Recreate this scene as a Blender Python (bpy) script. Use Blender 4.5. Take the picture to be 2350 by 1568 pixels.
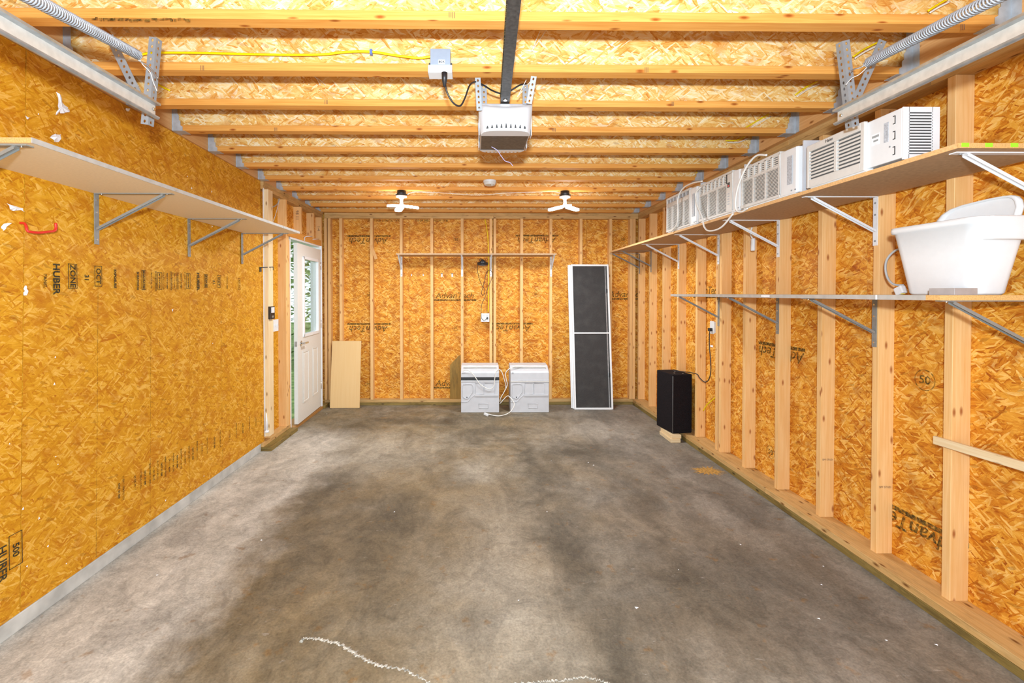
import bpy, math, random
from math import radians as R, sin, cos, pi
from mathutils import Vector, Matrix
random.seed(7)
for o in list(bpy.data.objects): bpy.data.objects.remove(o)
scene = bpy.context.scene
COL = scene.collection

# ------------------------------------------------------------------ camera
CH = 1.518                       # eye height
F, CX, CY = 1045.0, 1103.0, 686.0
YAW, PIT = R(0.7), R(0.7)
cd = bpy.data.cameras.new('camera'); cam = bpy.data.objects.new('camera', cd); COL.objects.link(cam)
cd.sensor_width = 36; cd.lens = 36*F/2350; cd.clip_start = .02; cd.clip_end = 200
cd.shift_x = (1175-CX)/2350; cd.shift_y = -(784-CY)/2350
cam.location = (0, 0, CH); cam.rotation_euler = (R(90)-PIT, 0, -YAW)
scene.camera = cam
RM = Matrix.Rotation(-YAW, 3, 'Z') @ Matrix.Rotation(R(90)-PIT, 3, 'X')
def ray(px, py): return RM @ Vector(((px-CX)/F, -(py-CY)/F, -1))
def atY(px, py, y): d = ray(px, py); return Vector((0, 0, CH)) + d*(y/d.y)
def atX(px, py, x): d = ray(px, py); return Vector((0, 0, CH)) + d*(x/d.x)

# ------------------------------------------------------------------ world, lights, exposure
w = bpy.data.worlds.new('world'); scene.world = w; w.use_nodes = True
bg = w.node_tree.nodes['Background']
bg.inputs['Color'].default_value = (.84, .94, 1.0, 1); bg.inputs['Strength'].default_value = 1.15
vs = scene.view_settings
vs.view_transform = 'Standard'; vs.look = 'None'; vs.gamma = 1; vs.use_curve_mapping = False
vs.exposure = 0.08
scene.display_settings.display_device = 'sRGB'
def area_light(name, loc, rot, sx, sy, power, col=(1, 1, 1)):
    l = bpy.data.lights.new(name, 'AREA'); l.shape = 'RECTANGLE'; l.size = sx; l.size_y = sy
    l.energy = power; l.color = col
    o = bpy.data.objects.new(name, l); COL.objects.link(o); o.location = loc; o.rotation_euler = rot; return o
# photographer's flash, just above the lens
area_light('camera_flash', (0.0, -.12, CH+.20), (R(90), 0, 0), .10, .07, 125, (.80, .91, 1.0))
# broad fill light added at the open garage front, behind the photographer
area_light('doorway_fill', (0.05, -1.05, 1.35), (R(90), 0, 0), 3.9, 2.3, 42, (.82, .93, 1.0))

# ------------------------------------------------------------------ node helpers
def newmat(name):
    m = bpy.data.materials.new(name); m.use_nodes = True
    nt = m.node_tree; b = nt.nodes['Principled BSDF']; return m, nt, b
def N(nt, t, **kw):
    n = nt.nodes.new(t)
    for k, v in kw.items():
        if k.startswith('i_'):
            n.inputs[k[2:]].default_value = v
        else: setattr(n, k, v)
    return n
def L(nt, a, b): nt.links.new(a, b)
def ramp(nt, fac, stops, interp='LINEAR'):
    n = nt.nodes.new('ShaderNodeValToRGB'); n.color_ramp.interpolation = interp
    el = n.color_ramp.elements
    while len(el) < len(stops): el.new(.5)
    for e, (p, c) in zip(el, stops):
        e.position = p; e.color = (c, c, c, 1) if isinstance(c, (int, float)) else (*c, 1)
    L(nt, fac, n.inputs[0]); return n.outputs[0]
def math_(nt, op, a, b=None, c=None, clamp=False):
    n = nt.nodes.new('ShaderNodeMath'); n.operation = op; n.use_clamp = clamp
    for i, v in enumerate((a, b, c)):
        if v is None: continue
        if isinstance(v, (int, float)): n.inputs[i].default_value = v
        else: L(nt, v, n.inputs[i])
    return n.outputs[0]
def mix(nt, fac, a, b, mode='MIX'):
    n = nt.nodes.new('ShaderNodeMix'); n.data_type = 'RGBA'; n.blend_type = mode
    for s, v in ((n.inputs[0], fac), (n.inputs[6], a), (n.inputs[7], b)):
        if isinstance(v, (int, float)): s.default_value = v if s == n.inputs[0] else (v, v, v, 1)
        elif isinstance(v, tuple): s.default_value = (*v, 1)
        else: L(nt, v, s)
    return n.outputs[2]
def mapping(nt, vec, rot=0, scale=(1, 1, 1), loc=(0, 0, 0)):
    n = nt.nodes.new('ShaderNodeMapping'); n.inputs['Rotation'].default_value = (0, 0, rot)
    n.inputs['Scale'].default_value = scale; n.inputs['Location'].default_value = loc
    L(nt, vec, n.inputs['Vector']); return n.outputs[0]
def noise(nt, vec, scale, detail=3, rough=.5, dist=0):
    n = nt.nodes.new('ShaderNodeTexNoise'); n.inputs['Scale'].default_value = scale
    n.inputs['Detail'].default_value = detail; n.inputs['Roughness'].default_value = rough
    n.inputs['Distortion'].default_value = dist
    L(nt, vec, n.inputs['Vector']); return n.outputs
def bump(nt, b, h, strength=.3, dist=.002):
    n = nt.nodes.new('ShaderNodeBump'); n.inputs['Strength'].default_value = strength
    n.inputs['Distance'].default_value = dist; L(nt, h, n.inputs['Height']); L(nt, n.outputs[0], b.inputs['Normal'])

def plain(name, col, rough=.5, metal=0, var=.04, scale=40, spec=.5, bumpy=0):
    m, nt, b = newmat(name)
    tc = N(nt, 'ShaderNodeTexCoord').outputs['Object']
    n = noise(nt, tc, scale, 3)[0]
    lo = tuple(max(0, c*(1-var*2)) for c in col); hi = tuple(min(1, c*(1+var)) for c in col)
    L(nt, ramp(nt, n, [(.3, lo), (.7, hi)]), b.inputs['Base Color'])
    b.inputs['Roughness'].default_value = rough; b.inputs['Metallic'].default_value = metal
    b.inputs['Specular IOR Level'].default_value = spec
    if bumpy: bump(nt, b, n, bumpy, .001)
    return m

def osb_material(name, dark, mid, light, pale, size=1.0, seam_lines=False):
    m, nt, b = newmat(name)
    uv = N(nt, 'ShaderNodeUVMap').outputs[0]
    wn = noise(nt, uv, 45/size, 3)[1]
    vadd = N(nt, 'ShaderNodeVectorMath', operation='MULTIPLY_ADD'); L(nt, wn, vadd.inputs[0])
    vadd.inputs[1].default_value = (.0075*size,)*3; L(nt, uv, vadd.inputs[2]); vec = vadd.outputs[0]
    def layer(ang, sx, sy, off):
        rv = mapping(nt, vec, R(ang)); mp = mapping(nt, rv, 0, (sx/size, sy/size, 1), (off, off*.37, 0))
        v = N(nt, 'ShaderNodeTexVoronoi', voronoi_dimensions='2D', feature='F1'); v.inputs['Scale'].default_value = 1
        v.inputs['Randomness'].default_value = 1
        L(nt, mp, v.inputs['Vector'])
        s = N(nt, 'ShaderNodeSeparateColor'); L(nt, v.outputs['Color'], s.inputs[0])
        g = noise(nt, mapping(nt, rv, 0, (22/size, 150/size, 1)), 1, 3, .6)[0]
        return s.outputs[0], s.outputs[1], v.outputs['Distance'], g
    stops = [(.19, dark), (.40, mid), (.66, light), (.92, pale)]
    r0, g0, d0, n0 = layer(6, 9, 34, 0)
    val = math_(nt, 'MULTIPLY_ADD', n0, .62, math_(nt, 'MULTIPLY', r0, .50))
    hgt = r0
    for ang, sx, sy, off, thr in ((-20, 9, 36, 3.1, .55), (27, 11, 46, 7.7, .58), (-52, 12, 50, 12.3, .78), (66, 13, 54, 19.1, .86), (-8, 6, 26, 26.7, .78), (14, 14, 95, 33.3, .70), (-36, 13, 100, 39.7, .80), (48, 15, 105, 47.9, .85)):
        r, g, d, n = layer(ang, sx, sy, off)
        mk = math_(nt, 'GREATER_THAN', g, thr)
        v2 = math_(nt, 'MULTIPLY_ADD', n, .62, math_(nt, 'MULTIPLY', r, .56))
        # thin dark edge round a chip
        ed = math_(nt, 'MULTIPLY', math_(nt, 'GREATER_THAN', d, .60), -.12)
        v2 = math_(nt, 'ADD', v2, ed)
        mm = N(nt, 'ShaderNodeMix'); L(nt, mk, mm.inputs[0]); L(nt, val, mm.inputs[2]); L(nt, v2, mm.inputs[3]); val = mm.outputs[0]
        m2 = N(nt, 'ShaderNodeMix'); L(nt, mk, m2.inputs[0]); L(nt, hgt, m2.inputs[2]); L(nt, r, m2.inputs[3]); hgt = m2.outputs[0]
    col = ramp(nt, val, stops)
    # dark resin specks and rare very dark chips
    rs, gs, ds, ns = layer(18, 20, 70, 41)
    col = mix(nt, math_(nt, 'MULTIPLY', math_(nt, 'GREATER_THAN', gs, .975), .35), col, tuple(c*.45 for c in dark))
    red = noise(nt, uv, 9, 4, .6)[0]
    col = mix(nt, math_(nt, 'MULTIPLY', ramp(nt, red, [(.50, 0.0), (.64, 1.0)]), .50), col, dark)
    big = noise(nt, uv, 1.3, 3)[0]
    col = mix(nt, math_(nt, 'MULTIPLY', ramp(nt, big, [(.5, 0.0), (.75, 1.0)]), .22), col, mid)
    L(nt, col, b.inputs['Base Color']); b.inputs['Roughness'].default_value = .62
    b.inputs['Specular IOR Level'].default_value = .3
    bump(nt, b, hgt, .25, .002)
    return m

def lumber_material(name, c1, c2, knot, dirt=0, vary=.12):
    m, nt, b = newmat(name)
    uv = N(nt, 'ShaderNodeUVMap').outputs[0]
    oi = N(nt, 'ShaderNodeObjectInfo')
    off = N(nt, 'ShaderNodeCombineXYZ'); L(nt, math_(nt, 'MULTIPLY', oi.outputs['Random'], 17), off.inputs[0]); L(nt, math_(nt, 'MULTIPLY', oi.outputs['Random'], 5), off.inputs[1])
    va = N(nt, 'ShaderNodeVectorMath', operation='ADD'); L(nt, uv, va.inputs[0]); L(nt, off.outputs[0], va.inputs[1]); vec = va.outputs[0]
    # knots
    v = N(nt, 'ShaderNodeTexVoronoi', voronoi_dimensions='2D', feature='F1'); v.inputs['Scale'].default_value = 1
    L(nt, mapping(nt, vec, 0, (5.5, 15, 1)), v.inputs['Vector'])
    kd = math_(nt, 'MULTIPLY', v.outputs['Distance'], 1)
    sc = N(nt, 'ShaderNodeSeparateColor'); L(nt, v.outputs['Color'], sc.inputs[0])
    has = math_(nt, 'GREATER_THAN', sc.outputs[0], .64)
    kmask = math_(nt, 'MULTIPLY', ramp(nt, kd, [(.04, 1.0), (.09, .6), (.15, 0.0)]), has)
    grain = noise(nt, mapping(nt, vec, 0, (2.2, 90, 1)), 1, 3, .6, .6)[0]
    fine = noise(nt, mapping(nt, vec, 0, (9, 420, 1)), 1, 2)[0]
    g = math_(nt, 'ADD', math_(nt, 'MULTIPLY', grain, .75), math_(nt, 'MULTIPLY', fine, .25))
    col = ramp(nt, g, [(.30, c2), (.62, c1)])
    blot = noise(nt, mapping(nt, vec, 0, (3, 12, 1)), 1, 2)[0]
    col = mix(nt, math_(nt, 'MULTIPLY', ramp(nt, blot, [(.5, 0.0), (.75, 1.0)]), .35), col, tuple(x*y for x, y in zip(c2, (.95, .85, .7))))
    col = mix(nt, kmask, col, knot)
    if dirt:
        dn = noise(nt, mapping(nt, vec, 0, (4, 14, 1)), 1, 4, .7)[0]
        col = mix(nt, math_(nt, 'MULTIPLY', ramp(nt, dn, [(.48, 0.0), (.62, 1.0)]), dirt), col, (.10, .065, .02))
    # per-board tint
    tint = ramp(nt, oi.outputs['Random'], [(0, 1-vary), (1, 1.0)])
    col = mix(nt, 1.0, col, tint, 'MULTIPLY')
    L(nt, col, b.inputs['Base Color']); b.inputs['Roughness'].default_value = .6; b.inputs['Specular IOR Level'].default_value = .3
    bump(nt, b, g, .15, .001)
    return m

M = {}
M['osb'] = osb_material('oriented_strand_board', (.36, .08, .004), (.62, .215, .012), (.80, .39, .045), (.93, .60, .19), .82)
M['osb_left'] = osb_material('oriented_strand_board_golden', (.47, .15, .004), (.58, .25, .006), (.70, .345, .018), (.82, .48, .10), .80)
M['osb_web'] = osb_material('joist_web_strand_board', (.62, .22, .03), (.82, .46, .11), (.92, .66, .28), (.97, .88, .64), .90)
M['pine'] = lumber_material('pine_stud', (.90, .58, .265), (.80, .44, .145), (.40, .14, .04))
M['pine_orange'] = lumber_material('orange_pine_flange', (.86, .44, .11), (.72, .28, .045), (.36, .09, .01))
M['plate'] = lumber_material('plate_lumber', (.70, .46, .20), (.55, .32, .10), (.2, .08, .02), .25)
M['treated'] = lumber_material('treated_sill', (.32, .23, .07), (.18, .115, .025), (.05, .03, .01), .6)
M['rim'] = lumber_material('rim_board', (.80, .47, .20), (.68, .34, .11), (.3, .1, .02))
M['lath'] = lumber_material('pale_lath', (.88, .72, .46), (.78, .56, .30), (.35, .2, .08))
M['treated_ply'] = lumber_material('weathered_plywood', (.38, .22, .05), (.20, .11, .02), (.08, .04, .01), .4)
M['galv'] = plain('galvanised_steel', (.50, .54, .57), .38, .8, .10, 30)
M['hanger'] = plain('hanger_steel', (.50, .54, .58), .55, .3, .10, 25)
M['track_web'] = plain('wood_reflection_web', (.60, .56, .50), .5, .25, .06, 40)  # tan reflection of the wood put into the steel's colour
M['dark_steel'] = plain('dark_rail_steel', (.085, .08, .075), .45, .4, .2, 60)
M['punched'] = plain('punched_grey_steel', (.30, .32, .34), .55, .3, .05, 25)
M['bracket_white'] = plain('white_enamel', (.76, .78, .81), .4, 0, .02)
M['bracket_grey'] = plain('grey_enamel', (.29, .30, .29), .45, .3, .05)
M['white'] = plain('white_plastic', (.76, .78, .80), .4, 0, .01)
M['offwhite'] = plain('offwhite_plastic', (.68, .67, .64), .45, 0, .02)
M['case_grey'] = plain('pale_grey_enamel', (.60, .62, .66), .45, 0, .03, 12)
M['door_white'] = plain('door_paint', (.78, .77, .73), .45, 0, .015, 60)
M['trim_white'] = plain('trim_paint', (.86, .88, .90), .4, 0, .01)
M['black'] = plain('black_plastic', (.018, .018, .02), .45, 0, .2)
M['carpet'] = plain('black_carpet', (.012, .009, .011), .95, 0, .6, 260, .2, .6)
M['slot'] = plain('dark_slot_shade', (.05, .05, .05), .8, 0, .1)  # near-black colour standing in for shade inside vents and slots
M['slot_mid'] = plain('grey_slot_shade', (.13, .13, .13), .8, 0, .1)  # softer dark grey, shade behind grille slats put into the colour
M['shelf_brown'] = plain('brown_fibreboard', (.50, .33, .19), .7, 0, .08, 60)
M['shelf_tan'] = plain('tan_melamine', (.86, .74, .55), .55, 0, .03, 90)
M['shelf_edge'] = plain('particle_edge', (.78, .47, .20), .7, 0, .10, 120)
M['shelf_cut'] = plain('orange_particle_edge', (.72, .42, .15), .8, 0, .14, 220)
M['edge_grey'] = plain('grey_edge_band', (.50, .49, .46), .5, .2, .06, 25)
M['beige'] = None
M['red'] = plain('red_vinyl', (.72, .03, .02), .35)
M['yellow_cable'] = plain('yellow_cable_jacket', (.95, .72, .0), .4)
M['white_cable'] = plain('white_cable_jacket', (.83, .82, .78), .45)
M['grey_cable'] = plain('grey_cable_jacket', (.45, .47, .48), .45)
M['black_cable'] = plain('black_cable_jacket', (.02, .02, .022), .4)
M['purple_cable'] = plain('violet_wire', (.40, .36, .62), .4)
M['blue'] = plain('blue_clip', (.12, .2, .5), .5)
M['box_grey'] = plain('blue_grey_box', (.30, .35, .43), .5, 0, .02)
M['box_metal'] = plain('grey_bent_metal', (.50, .50, .52), .4, .5, .04)
M['ink'] = plain('black_ink', (.06, .042, .012), .8, 0, .5, 90)
M['ink_soft'] = plain('faded_ink', (.20, .115, .015), .8, 0, .5, 90)
nt = M['ink_soft'].node_tree; b = nt.nodes['Principled BSDF']; tc = N(nt, 'ShaderNodeTexCoord').outputs['Object']
L(nt, ramp(nt, noise(nt, tc, 55, 3)[0], [(.38, .10), (.64, .72)]), b.inputs['Alpha'])
M['pencil'] = plain('pencil_mark', (.2, .1, .06), .8)
M['paper'] = plain('torn_paper', (.86, .88, .92), .8, 0, .04, 60)
M['green'] = plain('green_paint', (.35, .80, .03), .6)
M['chrome'] = plain('brushed_nickel', (.62, .62, .60), .25, .95)
M['curb'] = plain('concrete_curb', (.55, .545, .51), .85, 0, .12, 9, .3, .3)
M['crack'] = plain('crack_filler', (.52, .49, .42), .95, 0, .3, 90, .2, .8)
M['splat'] = plain('dried_ochre_stain', (.52, .30, .07), .9, 0, .25, 60)
M['silver'] = plain('silver_trim', (.42, .40, .37), .3, .4)
M['spring'] = plain('spring_steel', (.33, .35, .38), .5, .35, .1, 30)
M['label_grey'] = plain('grey_sticker', (.50, .54, .60), .5, 0, .15, 150)
M['copper'] = plain('brown_ply_block', (.42, .2, .05), .7)

# beige melamine with faint vertical grain
m, nt, b = newmat('beige_wood_panel'); uv = N(nt, 'ShaderNodeUVMap').outputs[0]
g = noise(nt, mapping(nt, uv, 0, (2, 60, 1)), 1, 3)[0]
L(nt, ramp(nt, g, [(.35, (.76, .50, .22)), (.65, (.78, .53, .245))]), b.inputs['Base Color']); b.inputs['Roughness'].default_value = .5; M['beige'] = m
# LED
m, nt, b = newmat('lit_led_panel'); b.inputs['Emission Color'].default_value = (1, .99, .96, 1); b.inputs['Emission Strength'].default_value = 20
b.inputs['Base Color'].default_value = (.9, .9, .9, 1); M['led'] = m
# glass
m, nt, b = newmat('window_glass'); b.inputs['Base Color'].default_value = (.96, 1, .99, 1); b.inputs['Roughness'].default_value = 0.0
b.inputs['Transmission Weight'].default_value = 1; b.inputs['IOR'].default_value = 1.1; M['glass'] = m
# translucent lens
m, nt, b = newmat('frosted_lens'); b.inputs['Base Color'].default_value = (.60, .61, .63, 1); b.inputs['Roughness'].default_value = .35
b.inputs['Subsurface Weight'].default_value = .2; b.inputs['Subsurface Radius'].default_value = (.02, .02, .02); M['lens'] = m
# insect screen: dark cloth, slightly open
m, nt, b = newmat('insect_screen'); tc = N(nt, 'ShaderNodeTexCoord').outputs['Object']
n = noise(nt, tc, 9, 4)[0]; n2 = noise(nt, tc, 240, 1)[0]
c = mix(nt, n2, (.010, .010, .011), (.075, .070, .068))
c = mix(nt, math_(nt, 'MULTIPLY', ramp(nt, n, [(.45, 0.0), (.7, 1.0)]), .25), c, (.10, .095, .09))
L(nt, c, b.inputs['Base Color']); b.inputs['Roughness'].default_value = .8; b.inputs['Alpha'].default_value = .93; M['screen'] = m
# foliage
m, nt, b = newmat('conifer_needles'); tc = N(nt, 'ShaderNodeTexCoord').outputs['Object']
L(nt, ramp(nt, noise(nt, tc, 6, 4)[0], [(.35, (.14, .24, .07)), (.65, (.46, .60, .24))]), b.inputs['Base Color']); b.inputs['Roughness'].default_value = .8; M['needles'] = m
m, nt, b = newmat('tree_bark'); tc = N(nt, 'ShaderNodeTexCoord').outputs['Object']
L(nt, ramp(nt, noise(nt, tc, 12, 4)[0], [(.35, (.08, .05, .03)), (.65, (.20, .14, .09))]), b.inputs['Base Color']); M['bark'] = m
m, nt, b = newmat('lawn_grass'); tc = N(nt, 'ShaderNodeTexCoord').outputs['Object']
L(nt, ramp(nt, noise(nt, tc, 8, 5)[0], [(.35, (.12, .22, .05)), (.65, (.32, .42, .14))]), b.inputs['Base Color']); b.inputs['Roughness'].default_value = .9; M['grass'] = m

# concrete floor --------------------------------------------------
def floor_material():
    m, nt, b = newmat('stained_concrete')
    tc = N(nt, 'ShaderNodeTexCoord').outputs['Object']
    n1 = noise(nt, tc, 1.1, 5, .6, .3)[0]; n2 = noise(nt, tc, 5.5, 5, .65)[0]
    n3 = noise(nt, tc, 95, 2, .6)[0]; n4 = noise(nt, mapping(nt, tc, .2, (1.4, .45, 1)), 1.8, 4, .6, .4)[0]
    nw = noise(nt, tc, 2.0, 4, .65)[1]
    wv = N(nt, 'ShaderNodeVectorMath', operation='MULTIPLY_ADD'); L(nt, nw, wv.inputs[0]); wv.inputs[1].default_value = (.75, .75, 0); L(nt, tc, wv.inputs[2])
    sub = N(nt, 'ShaderNodeVectorMath', operation='SUBTRACT'); L(nt, wv.outputs[0], sub.inputs[0]); sub.inputs[1].default_value = (.375, .375, 0)
    sp = N(nt, 'ShaderNodeSeparateXYZ'); L(nt, sub.outputs[0], sp.inputs[0]); X, Y = sp.outputs[0], sp.outputs[1]
    base = ramp(nt, n2, [(.30, (.135, .115, .080)), (.50, (.215, .187, .137)), (.72, (.31, .28, .22))])
    def blob(cx, cy, rx, ry, soft=1.0):
        dx = math_(nt, 'DIVIDE', math_(nt, 'SUBTRACT', X, cx), rx); dy = math_(nt, 'DIVIDE', math_(nt, 'SUBTRACT', Y, cy), ry)
        r2 = math_(nt, 'ADD', math_(nt, 'MULTIPLY', dx, dx), math_(nt, 'MULTIPLY', dy, dy))
        return math_(nt, 'POWER', 2.718, math_(nt, 'MULTIPLY', r2, -soft))
    def apply(col, blobs, amt, c):
        tot = blobs[0]
        for q in blobs[1:]: tot = math_(nt, 'MAXIMUM', tot, q)
        return mix(nt, math_(nt, 'MULTIPLY', tot, amt, clamp=True), col, c)
    # brown film in the middle and front
    col = mix(nt, math_(nt, 'MULTIPLY', ramp(nt, n1, [(.42, 0.0), (.62, 1.0)]), .50), base, (.255, .175, .075))
    col = apply(col, [blob(-.75, 1.6, .75, 1.3), blob(.1, 1.4, .6, .5), blob(-.3, 3.1, .7, 1.3), blob(0, 5.2, 2.0, .45)], .40, (.23, .165, .075))
    # clean pale strip along the left
    pale = ramp(nt, math_(nt, 'MULTIPLY', X, -1), [(0, 0.0), (1, 1.0)])
    e = N(nt, 'ShaderNodeMapRange'); L(nt, X, e.inputs[0]); e.inputs[1].default_value = -1.15; e.inputs[2].default_value = -1.45; e.inputs[3].default_value = 0; e.inputs[4].default_value = 1
    ncl = N(nt, 'ShaderNodeMapRange'); L(nt, Y, ncl.inputs[0]); ncl.inputs[1].default_value = 5.2; ncl.inputs[2].default_value = 4.6
    pm = math_(nt, 'MULTIPLY', e.outputs[0], ncl.outputs[0])
    pale_c = ramp(nt, n4, [(.3, (.42, .405, .36)), (.7, (.64, .625, .58))])
    col = mix(nt, math_(nt, 'MULTIPLY', pm, .88), col, pale_c)
    col = apply(col, [blob(-1.05, 4.35, .62, .55), blob(.15, 2.35, .33, .95), blob(.05, 3.9, .25, .35), blob(1.35, 5.0, .5, .3)], .52, (.47, .435, .36))
    # grey cast of the right-hand side
    e2 = N(nt, 'ShaderNodeMapRange'); L(nt, X, e2.inputs[0]); e2.inputs[1].default_value = .35; e2.inputs[2].default_value = 1.5
    col = mix(nt, math_(nt, 'MULTIPLY', e2.outputs[0], .55), col, ramp(nt, n4, [(.3, (.15, .142, .13)), (.7, (.32, .305, .285))]))
    # dark tyre lanes and oily patches
    col = apply(col, [blob(-1.15, 3.25, .16, .62), blob(-1.02, 2.45, .13, .5), blob(.52, 4.0, .10, .8), blob(.55, 2.7, .12, .7), blob(.62, 1.9, .14, .45),
                      blob(-.7, 5.45, .8, .16), blob(-1.35, 5.2, .25, .3), blob(.2, 5.0, .35, .12), blob(.25, 5.65, .45, .10), blob(-.62, 2.9, .25, .5), blob(1.35, 2.3, .5, .35)], .62, (.085, .072, .05))
    col = apply(col, [blob(1.0, 4.35, .26, .16)], .85, (.075, .062, .042))
    # rust and mould freckles
    f = noise(nt, tc, 7.5, 3, .7)[0]
    fm = ramp(nt, f, [(.62, 0.0), (.70, 1.0)])
    col = mix(nt, math_(nt, 'MULTIPLY', fm, .45), col, (.24, .12, .025))
    n5 = noise(nt, tc, 17, 6, .8, 1.2)[0]; n6 = noise(nt, mapping(nt, tc, .35, (1, .6, 1)), 3.4, 6, .72, .8)[0]
    col = mix(nt, .62, col, mix(nt, 1.0, col, ramp(nt, n6, [(.36, .58), (.50, 1.0), (.62, 1.32)]), 'MULTIPLY'))
    col = mix(nt, .45, col, mix(nt, 1.0, col, ramp(nt, n5, [(.34, .50), (.50, 1.0), (.66, 1.45)]), 'MULTIPLY'))
    # fine mottling + bright grit
    col = mix(nt, .32, col, mix(nt, 1.0, col, ramp(nt, n3, [(.30, .35), (.70, 1.25)]), 'MULTIPLY'))
    sc = noise(nt, mapping(nt, tc, .5, (3, 9, 1)), 4, 5, .75)[0]
    col = mix(nt, math_(nt, 'MULTIPLY', ramp(nt, sc, [(.63, 0.0), (.70, 1.0)]), .35), col, (.55, .53, .50))
    L(nt, col, b.inputs['Base Color'])
    L(nt, ramp(nt, n2, [(.3, .62), (.7, .85)]), b.inputs['Roughness']); b.inputs['Specular IOR Level'].default_value = .35
    bump(nt, b, n3, .25, .002)
    return m
M['floor'] = floor_material()

# ------------------------------------------------------------------ mesh helpers
class MB:
    def __init__(s): s.v = []; s.f = []; s.uv = []; s.mi = []; s.off = (random.uniform(0, 30), random.uniform(0, 30)); s.sm = []
    def add(s, verts, faces, Mx=None, grain=0, mi=0, smooth=False):
        n = len(s.v); vs_ = [Vector(v) for v in verts]
        for f in faces:
            pts = [vs_[i] for i in f]
            nrm = Vector((0, 0, 0))
            for i in range(1, len(pts)-1): nrm += (pts[i]-pts[0]).cross(pts[i+1]-pts[0])
            ax = max(range(3), key=lambda i: abs(nrm[i]))
            if ax == grain: a, c = [i for i in range(3) if i != ax]
            else: a = grain; c = 3-ax-grain
            s.uv.append([(p[a]+s.off[0], p[c]+s.off[1]+.37*ax) for p in pts])
            s.f.append([i+n for i in f]); s.mi.append(mi); s.sm.append(smooth)
        s.v += [tuple(Mx @ v) if Mx is not None else tuple(v) for v in vs_]
        return s
    def box(s, a, b, Mx=None, grain=None, mi=0):
        x0, y0, z0 = a; x1, y1, z1 = b
        if grain is None: grain = max(range(3), key=lambda i: abs(b[i]-a[i]))
        V = [(x0,y0,z0),(x1,y0,z0),(x1,y1,z0),(x0,y1,z0),(x0,y0,z1),(x1,y0,z1),(x1,y1,z1),(x0,y1,z1)]
        return s.add(V, [(0,3,2,1),(4,5,6,7),(0,1,5,4),(1,2,6,5),(2,3,7,6),(3,0,4,7)], Mx, grain, mi)
    def prism(s, poly, axis, lo, hi, Mx=None, grain=None, mi=0, smooth=False):
        # poly: 2D points in the plane of the other two axes (in order)
        oth = [i for i in range(3) if i != axis]; V = []
        for t in (lo, hi):
            for p in poly:
                q = [0, 0, 0]; q[axis] = t; q[oth[0]] = p[0]; q[oth[1]] = p[1]; V.append(tuple(q))
        n = len(poly); fs = [tuple(range(n)), tuple(range(2*n-1, n-1, -1))]
        for i in range(n): fs.append((i, (i+1) % n, n+(i+1) % n, n+i))
        return s.add(V, fs, Mx, axis if grain is None else grain, mi, smooth)
    def tube(s, pts, r, n=8, closed=False, mi=0, smooth=True, caps=True):
        pts = [Vector(p) for p in pts]; k = len(pts); V = []; up = None
        for i, p in enumerate(pts):
            t = (pts[(i+1) % k if closed else min(i+1, k-1)] - pts[(i-1) % k if closed else max(i-1, 0)])
            if t.length < 1e-9: t = Vector((0, 0, 1))
            t.normalize()
            if up is None:
                up = Vector((0, 0, 1)) if abs(t.z) < .9 else Vector((1, 0, 0))
            sx = up - t*up.dot(t); sx.normalize(); up = sx; sy = t.cross(sx)
            rr = r[i] if isinstance(r, (list, tuple)) else r
            for j in range(n):
                a = 2*pi*j/n; V.append(p + sx*(cos(a)*rr) + sy*(sin(a)*rr))
        fs = []
        for i in range(k if closed else k-1):
            for j in range(n):
                a = i*n+j; b_ = i*n+(j+1) % n; c = ((i+1) % k)*n+(j+1) % n; d = ((i+1) % k)*n+j
                fs.append((a, b_, c, d))
        if caps and not closed: fs += [tuple(range(n-1, -1, -1)), tuple(range((k-1)*n, k*n))]
        return s.add(V, fs, None, 2, mi, smooth)
    def cyl(s, c, r, h, axis=2, n=24, r2=None, Mx=None, mi=0, smooth=True):
        V = []; r2 = r if r2 is None else r2; oth = [i for i in range(3) if i != axis]
        for t, rr in ((0, r), (h, r2)):
            for j in range(n):
                q = list(c); q[axis] += t; q[oth[0]] += rr*cos(2*pi*j/n); q[oth[1]] += rr*sin(2*pi*j/n); V.append(tuple(q))
        fs = [tuple(range(n)), tuple(range(2*n-1, n-1, -1))]
        s.add(V, fs, Mx, axis, mi, False)
        return s.add(V, [(i, (i+1) % n, n+(i+1) % n, n+i) for i in range(n)], Mx, axis, mi, smooth)
    def mesh(s, name, mats):
        me = bpy.data.meshes.new(name); me.from_pydata(s.v, [], s.f)
        uvl = me.uv_layers.new(name='UVMap'); flat = [c for f in s.uv for p in f for c in p]
        uvl.data.foreach_set('uv', flat)
        for mt in (mats if isinstance(mats, (list, tuple)) else [mats]): me.materials.append(M[mt] if isinstance(mt, str) else mt)
        me.polygons.foreach_set('material_index', s.mi); me.polygons.foreach_set('use_smooth', s.sm)
        me.update(); return me
    def build(s, name, mats, parent=None, bevel=0, seg=2, label=None, kind=None, fixn=True):
        me = s.mesh(name, mats)
        if fixn:
            import bmesh
            bm = bmesh.new(); bm.from_mesh(me)
            bmesh.ops.remove_doubles(bm, verts=bm.verts, dist=1e-6)
            bmesh.ops.recalc_face_normals(bm, faces=bm.faces); bm.to_mesh(me); bm.free()
        o = bpy.data.objects.new(name, me); COL.objects.link(o)
        if parent: o.parent = parent
        if bevel:
            md = o.modifiers.new('bevel', 'BEVEL'); md.width = bevel; md.segments = seg; md.limit_method = 'ANGLE'; md.angle_limit = R(40)
        if label: o['label'] = label
        if kind: o['kind'] = kind
        return o
def empty(name, loc=(0, 0, 0), rz=0):
    o = bpy.data.objects.new(name, None); COL.objects.link(o); o.location = loc; o.rotation_euler = (0, 0, rz)
    o.empty_display_size = .05; return o
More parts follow.
